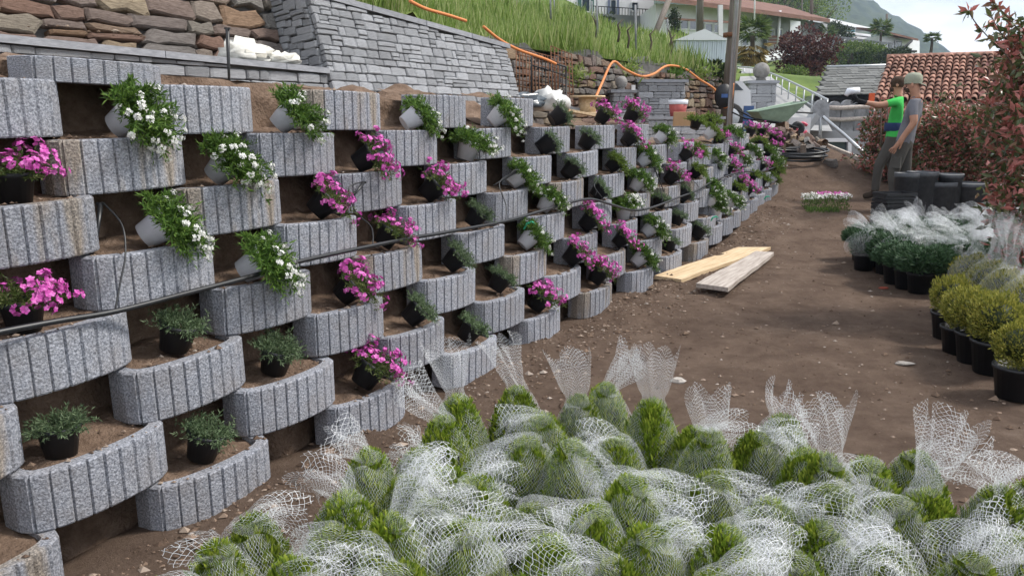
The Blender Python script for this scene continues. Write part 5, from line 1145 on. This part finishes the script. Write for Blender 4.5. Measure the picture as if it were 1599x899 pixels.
for k,(px,py,Y,r,lab) in enumerate([(1205,12,115,(5,4,4.5),'light green tree above the brown roof'),(1238,2,125,(5.5,4,5.5),'dark tree behind the white flagpole'),(1272,8,120,(5,4,5),'yellow green tree between the two dark poles'),(1300,60,95,(2.2,2,1.6),'green shrub growing on the pergola'),(1330,84,85,(2.6,2,1.3),'green hedge shrub below the pergola'),(1365,86,85,(2.2,2,1.1),'green hedge shrub beside the pergola end'),(1395,88,80,(1.8,2,.8),'low green shrub before the dark roofed house'),(1170,8,110,(4,3,3),'tree crown above the long brown roof'),(1060,66,40,(.5,.4,.35),'potted shrub row behind the metal shed'),(1225,0,160,(9,6,7),'broad pale tree on the wooded hill foot')]):
    bush('garden_tree' if r[0]>3 else 'garden_bush',lab,'tree' if r[0]>3 else 'bush',atY(px,py,Y),r,2200,.05*r[0]**.5*2.2+.1,.10+.02*r[0],M['tree_green'] if k%3 else M['ivy'],60+k)
s=empty('pergola',atY(1345,98,88),0,'row of pale concrete pergola posts with thin rails','pergola'); o=s.location
for px,y0 in((1300,56),(1313,58),(1325,60),(1337,62),(1350,64),(1362,65),(1377,66),(1390,68)):
    m_=MB(); m_.bar(atY(px,y0,88)-o,atY(px,102,88)-o,.32,.32); m_.build('post',M['granite'],s)
for dy in(0,): m_=MB(); m_.bar(atY(1296,57,88)-o,atY(1394,69,88)-o,.2,.2); m_.build('beam',M['granite'],s)
for px,y0,y1,Y,r,lab in((1267,-60,60,88,.16,'dark timber pole behind the red maple'),(1252,-60,40,105,.10,'thin dark pole left of the maple'),(1384,22,50,110,.14,'short pole above the dark roofed house'),(1178,-40,40,66,.06,'white flagpole before the long house'),(1093,-60,50,60,.25,'dark timber column against the long white house')):
    m_=MB(); m_.tube([atY(px,y1,Y),atY(px+1,y0,Y)],r,6); tag(m_.build('timber_pole' if 'dark' in lab or 'short' in lab else 'flagpole',M['pole'] if 'white' not in lab or 'dark' in lab else M['white_wall']),lab,'pole')
m_=MB(); m_.tube([atY(1018,66,32),atY(1048,-8,34)],.12,7); tag(m_.build('leaning_post',M['pole']),'dark leaning post between the vineyard and the white houses','post')
# vineyard posts and stocks
for k,(px,y0,y1,Y) in enumerate([(860,-20,30,24),(933,-10,62,22),(993,8,78,21),(808,-20,18,22),(866,-10,25,30),(1043,30,62,30),(925,2,50,30)]):
    m_=MB(); m_.tube([atY(px,y1,Y),atY(px-1,y0,Y)],.028,6); tag(m_.build('vineyard_post',M['granite']),'slim grey vineyard post in the tall grass','post','vineyard posts')
for k,(px,py,Y) in enumerate([(930,45,24),(965,52,23),(980,62,22),(1015,66,24),(1048,72,25),(1046,60,27),(910,42,26)]):
    p=atY(px,py+14,Y); m_=MB(); g=random.Random(k); m_.tube([p,p+Vector((.04,0,.25)),p+Vector((-.02,0,.45)),p+Vector((.12*g.choice((1,-1)),0,.6))],[.035,.03,.028,.01],6); tag(m_.build('vine_stock',M['bark']),'short dark vine stock standing in the grass','vine','vine stocks')
# ------------------------------------------------------------------ wooded hill
RG=[(700,-420),(1000,-260),(1100,-160),(1200,-92),(1290,-34),(1345,-2),(1380,15),(1410,33),(1440,53),(1480,80),(1530,100),(1600,118)]
rx=[];rz_=[]
for px,py in RG: p=atY(px,py,900); rx.append(p.x); rz_.append(p.z)
xs=np.arange(-120,620,5.0); ts=np.linspace(0,1.25,80); V=[]
for t in ts:
    for x in xs:
        zr=float(np.interp(x,rx,rz_)); y=170+t*730; k=(t**1.15 if t<1 else 1-(t-1)*.8); xx=x*(y/900)**.97
        zz=-2+ (zr+2)*k; d=5.5*mnoise.fractal((xx*.03,y*.03,zz*.03),.8,2.1,5)+2.2*mnoise.noise((xx*.17,y*.17,zz*.2))
        V.append((xx,y,zz+d*min(1,t*4)))
I=np.arange(len(V)).reshape(len(ts),len(xs)); Q=np.stack([I[:-1,:-1],I[:-1,1:],I[1:,1:],I[1:,:-1]],-1).reshape(-1,4)
M['forest']=mat('forest_canopy',[(.3,(.010,.018,.010)),(.5,(.028,.045,.018)),(.7,(.065,.08,.03))],scale=.06,detail=8,rough=1,bump=1,bscale=.2)
tag(obj('hill',npmesh('hill',V,Q,M['forest'],smooth=True)),kind='structure')
# ------------------------------------------------------------------ workers
M['skin']=mat('skin',[(.3,(.36,.19,.125)),(.7,(.46,.25,.17))],scale=8,rough=.6)
def cloth(n,c): return mat(n,[(.3,tuple(x*.8 for x in c)),(.7,c)],scale=7,rough=.95,bump=.5,bscale=9)
M['grey_shirt']=cloth('grey_tshirt',(.17,.175,.20)); M['green_shirt']=cloth('green_tshirt',(.06,.52,.10)); M['trouser']=cloth('work_trousers',(.085,.08,.072)); M['boot']=cloth('boot',(.05,.035,.025)); M['cap']=cloth('khaki_cap',(.34,.36,.28)); M['hair']=cloth('dark_hair',(.06,.038,.025)); M['glove']=cloth('black_glove',(.015,.015,.016)); M['belt']=cloth('blue_belt',(.03,.05,.13))
def person(lab,loc,rz,J,E,Mt,zmap):
    """J joints: name->(x forward,y left,z,rx,ry); E edges; zmap(name_a,name_b,t)->material key"""
    names=list(J); me=bpy.data.meshes.new('body'); me.from_pydata([J[n][:3] for n in names],[(names.index(a),names.index(b)) for a,b in E],[])
    o=bpy.data.objects.new('person_tmp',me); COL.objects.link(o); o.modifiers.new('skin','SKIN'); md=o.modifiers.new('sub','SUBSURF'); md.levels=2; md.render_levels=2
    sv_=me.skin_vertices[0].data
    for i,n in enumerate(names): sv_[i].radius=J[n][3:5]; sv_[i].use_root=(n=='pelvis')
    dg=bpy.context.evaluated_depsgraph_get(); ev=o.evaluated_get(dg); m2=bpy.data.meshes.new_from_object(ev); bpy.data.objects.remove(o)
    m2.materials.clear(); keys=list(Mt)
    for k in keys: m2.materials.append(M[k])
    segs=[(Vector(J[a][:3]),Vector(J[b][:3]),a,b) for a,b in E]
    for p in m2.polygons:
        c=p.center; best=None
        for a,b,na,nb in segs:
            d=b-a; t=max(0,min(1,(c-a).dot(d)/max(1e-9,d.length_squared))); q=(c-(a+d*t)).length/(J[na][3]*(1-t)+J[nb][3]*t)
            if best is None or q<best[0]: best=(q,na,nb,t)
        p.material_index=keys.index(zmap(best[1],best[2],best[3],c)); p.use_smooth=True
    e=empty('person',loc,rz,lab,'person'); m2.name='body'; obj('body',m2,e); return e
def joints(lean=0,hipx=0,arms=None,legs=None,head=(0,0)):
    k=lean
    J={'pelvis':(hipx,0,.95,.155,.12),'waist':(hipx+k*.3,0,1.10,.145,.11),'chest':(hipx+k*.75,0,1.32,.175,.125),'neckb':(hipx+k,0,1.47,.075,.07),'neck':(hipx+k*1.05+.02,0,1.54,.058,.058),'head':(hipx+k*1.1+.04+head[0],0,1.64,.082,.092),'crown':(hipx+k*1.1+.035+head[0],0,1.715,.068,.08)}
    E=[('pelvis','waist'),('waist','chest'),('chest','neckb'),('neckb','neck'),('neck','head'),('head','crown')]
    for s,sg in(('l',1),('r',-1)):
        sh=(hipx+k*.9,.185*sg,1.42); el,wr,hd=arms[s]
        J['sh'+s]=(*sh,.075,.07); J['el'+s]=(*el,.05,.048); J['wr'+s]=(*wr,.034,.03); J['hd'+s]=(*hd,.042,.028)
        E+=[('chest','sh'+s),('sh'+s,'el'+s),('el'+s,'wr'+s),('wr'+s,'hd'+s)]
        d=(Vector(hd)-Vector(wr)).normalized(); sd_=Vector((d.z,0,-d.x)) if abs(d.y)<.8 else Vector((1,0,0))
        for f in range(4):
            b_=Vector(hd)+sd_*(.026*(f-1.5)*.9); t_=b_+d*(.05+.008*(1-abs(f-1.5)))+Vector((.012,0,-.012)); t2=t_+d*.03+Vector((.012,-.008*sg,-.012))
            J[f'f{s}{f}a']=(*t_,.010,.010); J[f'f{s}{f}b']=(*t2,.008,.008); E+=[('hd'+s,f'f{s}{f}a'),(f'f{s}{f}a',f'f{s}{f}b')]
        th_=Vector(wr).lerp(Vector(hd),.5)+sd_*.05+d*.03; J[f'f{s}ta']=(*th_,.012,.012); J[f'f{s}tb']=(*(th_+d*.035),.009,.009); E+=[('wr'+s,f'f{s}ta'),(f'f{s}ta',f'f{s}tb')]
        kn,an,to=legs[s]; J['hip'+s]=(hipx,.095*sg,.88,.105,.10); J['kn'+s]=(*kn,.078,.075); J['an'+s]=(*an,.058,.055); J['to'+s]=(*to,.048,.036)
        E+=[('pelvis','hip'+s),('hip'+s,'kn'+s),('kn'+s,'an'+s),('an'+s,'to'+s)]
    return J,E
def zmapper(shirt,glove):
    def z(a,b,t,c):
        n=b
        if n.startswith('f') or n.startswith('hd') or (n.startswith('wr') and t>.85 and glove): return 'glove' if glove and n[1 if n[0]=='f' else 2]==glove else 'skin'
        if n.startswith('wr'): return 'skin'
        if n.startswith('el'): return shirt if t<.62 else 'skin'
        if n.startswith('sh') or n in('waist','chest'): return shirt if c.z>.90 else 'trouser'
        if n=='neckb': return shirt if t<.8 else 'skin'
        if n in('neck','head','crown'): return 'skin' if c.z>1.50 else shirt
        if n.startswith('to') or (n.startswith('an') and t>.86): return 'boot'
        return 'trouser' if c.z<.93 else shirt
    return z
def headgear(e,hx,cap,beard):
    s=MB(); 
    if cap:
        s.lathe([(.097,1.67),(.104,1.72),(.097,1.77),(.065,1.805),(.0,1.815)],18,c=(hx,0,0)); s.v=[(x+(x-hx)*.1,y*.9,z) for x,y,z in s.v]; s.build('cap',M['cap'],e)
        s=MB(); q=[Vector((hx-.09+.0-.075*math.sin(t),.075*math.cos(t),1.67-.03*math.sin(t))) for t in np.linspace(0,math.pi,9)]; s.prism(q,(0,0,.008)); s.build('cap_peak',M['cap'],e)   # worn backwards
    else:
        s.lathe([(.085,1.62),(.098,1.68),(.09,1.735),(.05,1.77),(0,1.777)],16,c=(hx-.012,0,0)); s.build('hair',M['hair'],e)
    s=MB(); s.lathe([(.02,1.555),(.045,1.57),(.055,1.60),(.045,1.615)],14,c=(hx+.042,0,0)); s.build('beard',M['hair'],e) if beard else None
    s=MB(); s.add([Vector((hx+.085,.014,1.632)),Vector((hx+.085,-.014,1.632)),Vector((hx+.118,0,1.632)),Vector((hx+.088,0,1.682))],[(0,1,2),(0,2,3),(1,3,2),(0,3,1)]); s.build('nose',M['skin'],e)
    for sg in(1,-1):
        s=MB(); s.lathe([(0,-.006),(.02,-.005),(.026,0),(.02,.006),(0,.004)],10); s.build('ear',M['skin'],e,loc=(hx-.005,.088*sg,1.65),rot=(math.pi/2,0,0),scale=(.8,1.2,1))
        s=MB(); s.lathe([(0,-.011),(.008,-.008),(.011,0),(.008,.008),(0,.011)],8); s.build('eye',M['hair'],e,loc=(hx+.08,.032*sg,1.672))
# grey shirted worker, facing picture-left, one arm hanging towards the viewer
p=ground_at(1403,330,11.0)
arms={'l':((-.12,.235,1.17),(.02,.25,.95),(.06,.25,.88)),'r':((-.08,-.24,1.15),(.04,-.25,.92),(.07,-.25,.85))}
legs={'l':((.10,.12,.50),(.02,.13,.09),(.18,.15,.045)),'r':((-.02,-.12,.49),(-.16,-.13,.09),(-.01,-.15,.045))}
J,E_=joints(-.10,.02,arms,legs,(.03,0)); e=person('bearded worker in grey t-shirt and pale cap standing by the trays',p,math.pi-.62,J,E_,('grey_shirt','skin','trouser','boot'),zmapper('grey_shirt',None)); e.scale=(1.0,1.0,1.02)
headgear(e,J['head'][0],True,True); s=MB(); s.box((0,0,0),(.10,.05,.14)); s.build('cargo_pocket',M['trouser'],e,loc=(.05,.19,.66))
# green shirted worker, stepping and reaching to picture-left
p=ground_at(1384,322,11.9)
arms={'l':((.22,.27,1.36),(.44,.30,1.41),(.51,.31,1.43)),'r':((-.08,-.25,1.15),(.0,-.25,.93),(.03,-.25,.86))}
legs={'l':((.16,.12,.50),(.18,.13,.09),(.34,.14,.045)),'r':((-.02,-.12,.49),(-.24,-.13,.10),(-.10,-.14,.045))}
J,E_=joints(-.02,0,arms,legs); e=person('worker in bright green t-shirt reaching out with a black glove',p,math.pi-.40,J,E_,('green_shirt','skin','trouser','boot','glove'),zmapper('green_shirt','l')); headgear(e,J['head'][0],False,True)
s=MB(); s.lathe([(.158,1.0),(.166,1.02),(.166,1.10),(.158,1.12)],18); s.v=[(x*.8,y*1.05,z) for x,y,z in s.v]; s.build('belt_pouch',M['belt'],e)
hw=Matrix.Translation(p)@Matrix.Rotation(math.pi-.40,4,'Z')@Vector((.56,.32,1.47))
em=empty('hand_tool',hw,0,'whitish hand tool held up by the green shirted worker','tool'); s=MB(); s.tube([(.05,0,-.06),(.0,0,.02),(-.03,0,.08)],[.022,.03,.03],8); s.build('grip',M['black_plastic'],em); s=MB(); s.tube([(.05,0,.1),(-.10,0,.09),(-.13,0,.03)],[.05,.05,.03],10); s.build('head',M['white_plastic'],em)
M['orange_sign']=flat('orange_plastic',(.75,.13,.05),rough=.5); s=MB(); q=atY(1361,155,12.6); s.box((0,0,0),(.07,.05,.18)); tag(s.build('orange_marker',M['orange_sign'],loc=q),'small orange marker hanging at the hedge corner','marker')
# ------------------------------------------------------------------ haze
hz=MB(); hz.box((200,555,105),(1500,1230,218)); h_=hz.build('haze',None); h_.data.materials.clear()
hm=bpy.data.materials.new('haze'); hm.use_nodes=True; t=hm.node_tree; t.nodes.clear(); ov=t.nodes.new('ShaderNodeOutputMaterial'); pv=t.nodes.new('ShaderNodeVolumePrincipled'); pv.inputs['Color'].default_value=(.62,.78,1,1); pv.inputs['Density'].default_value=.0004; pv.inputs['Anisotropy'].default_value=.2; t.links.new(pv.outputs[0],ov.inputs['Volume'])
h_.data.materials.append(hm); tag(h_,'thin pale bluish haze over the valley','haze',kind='stuff')
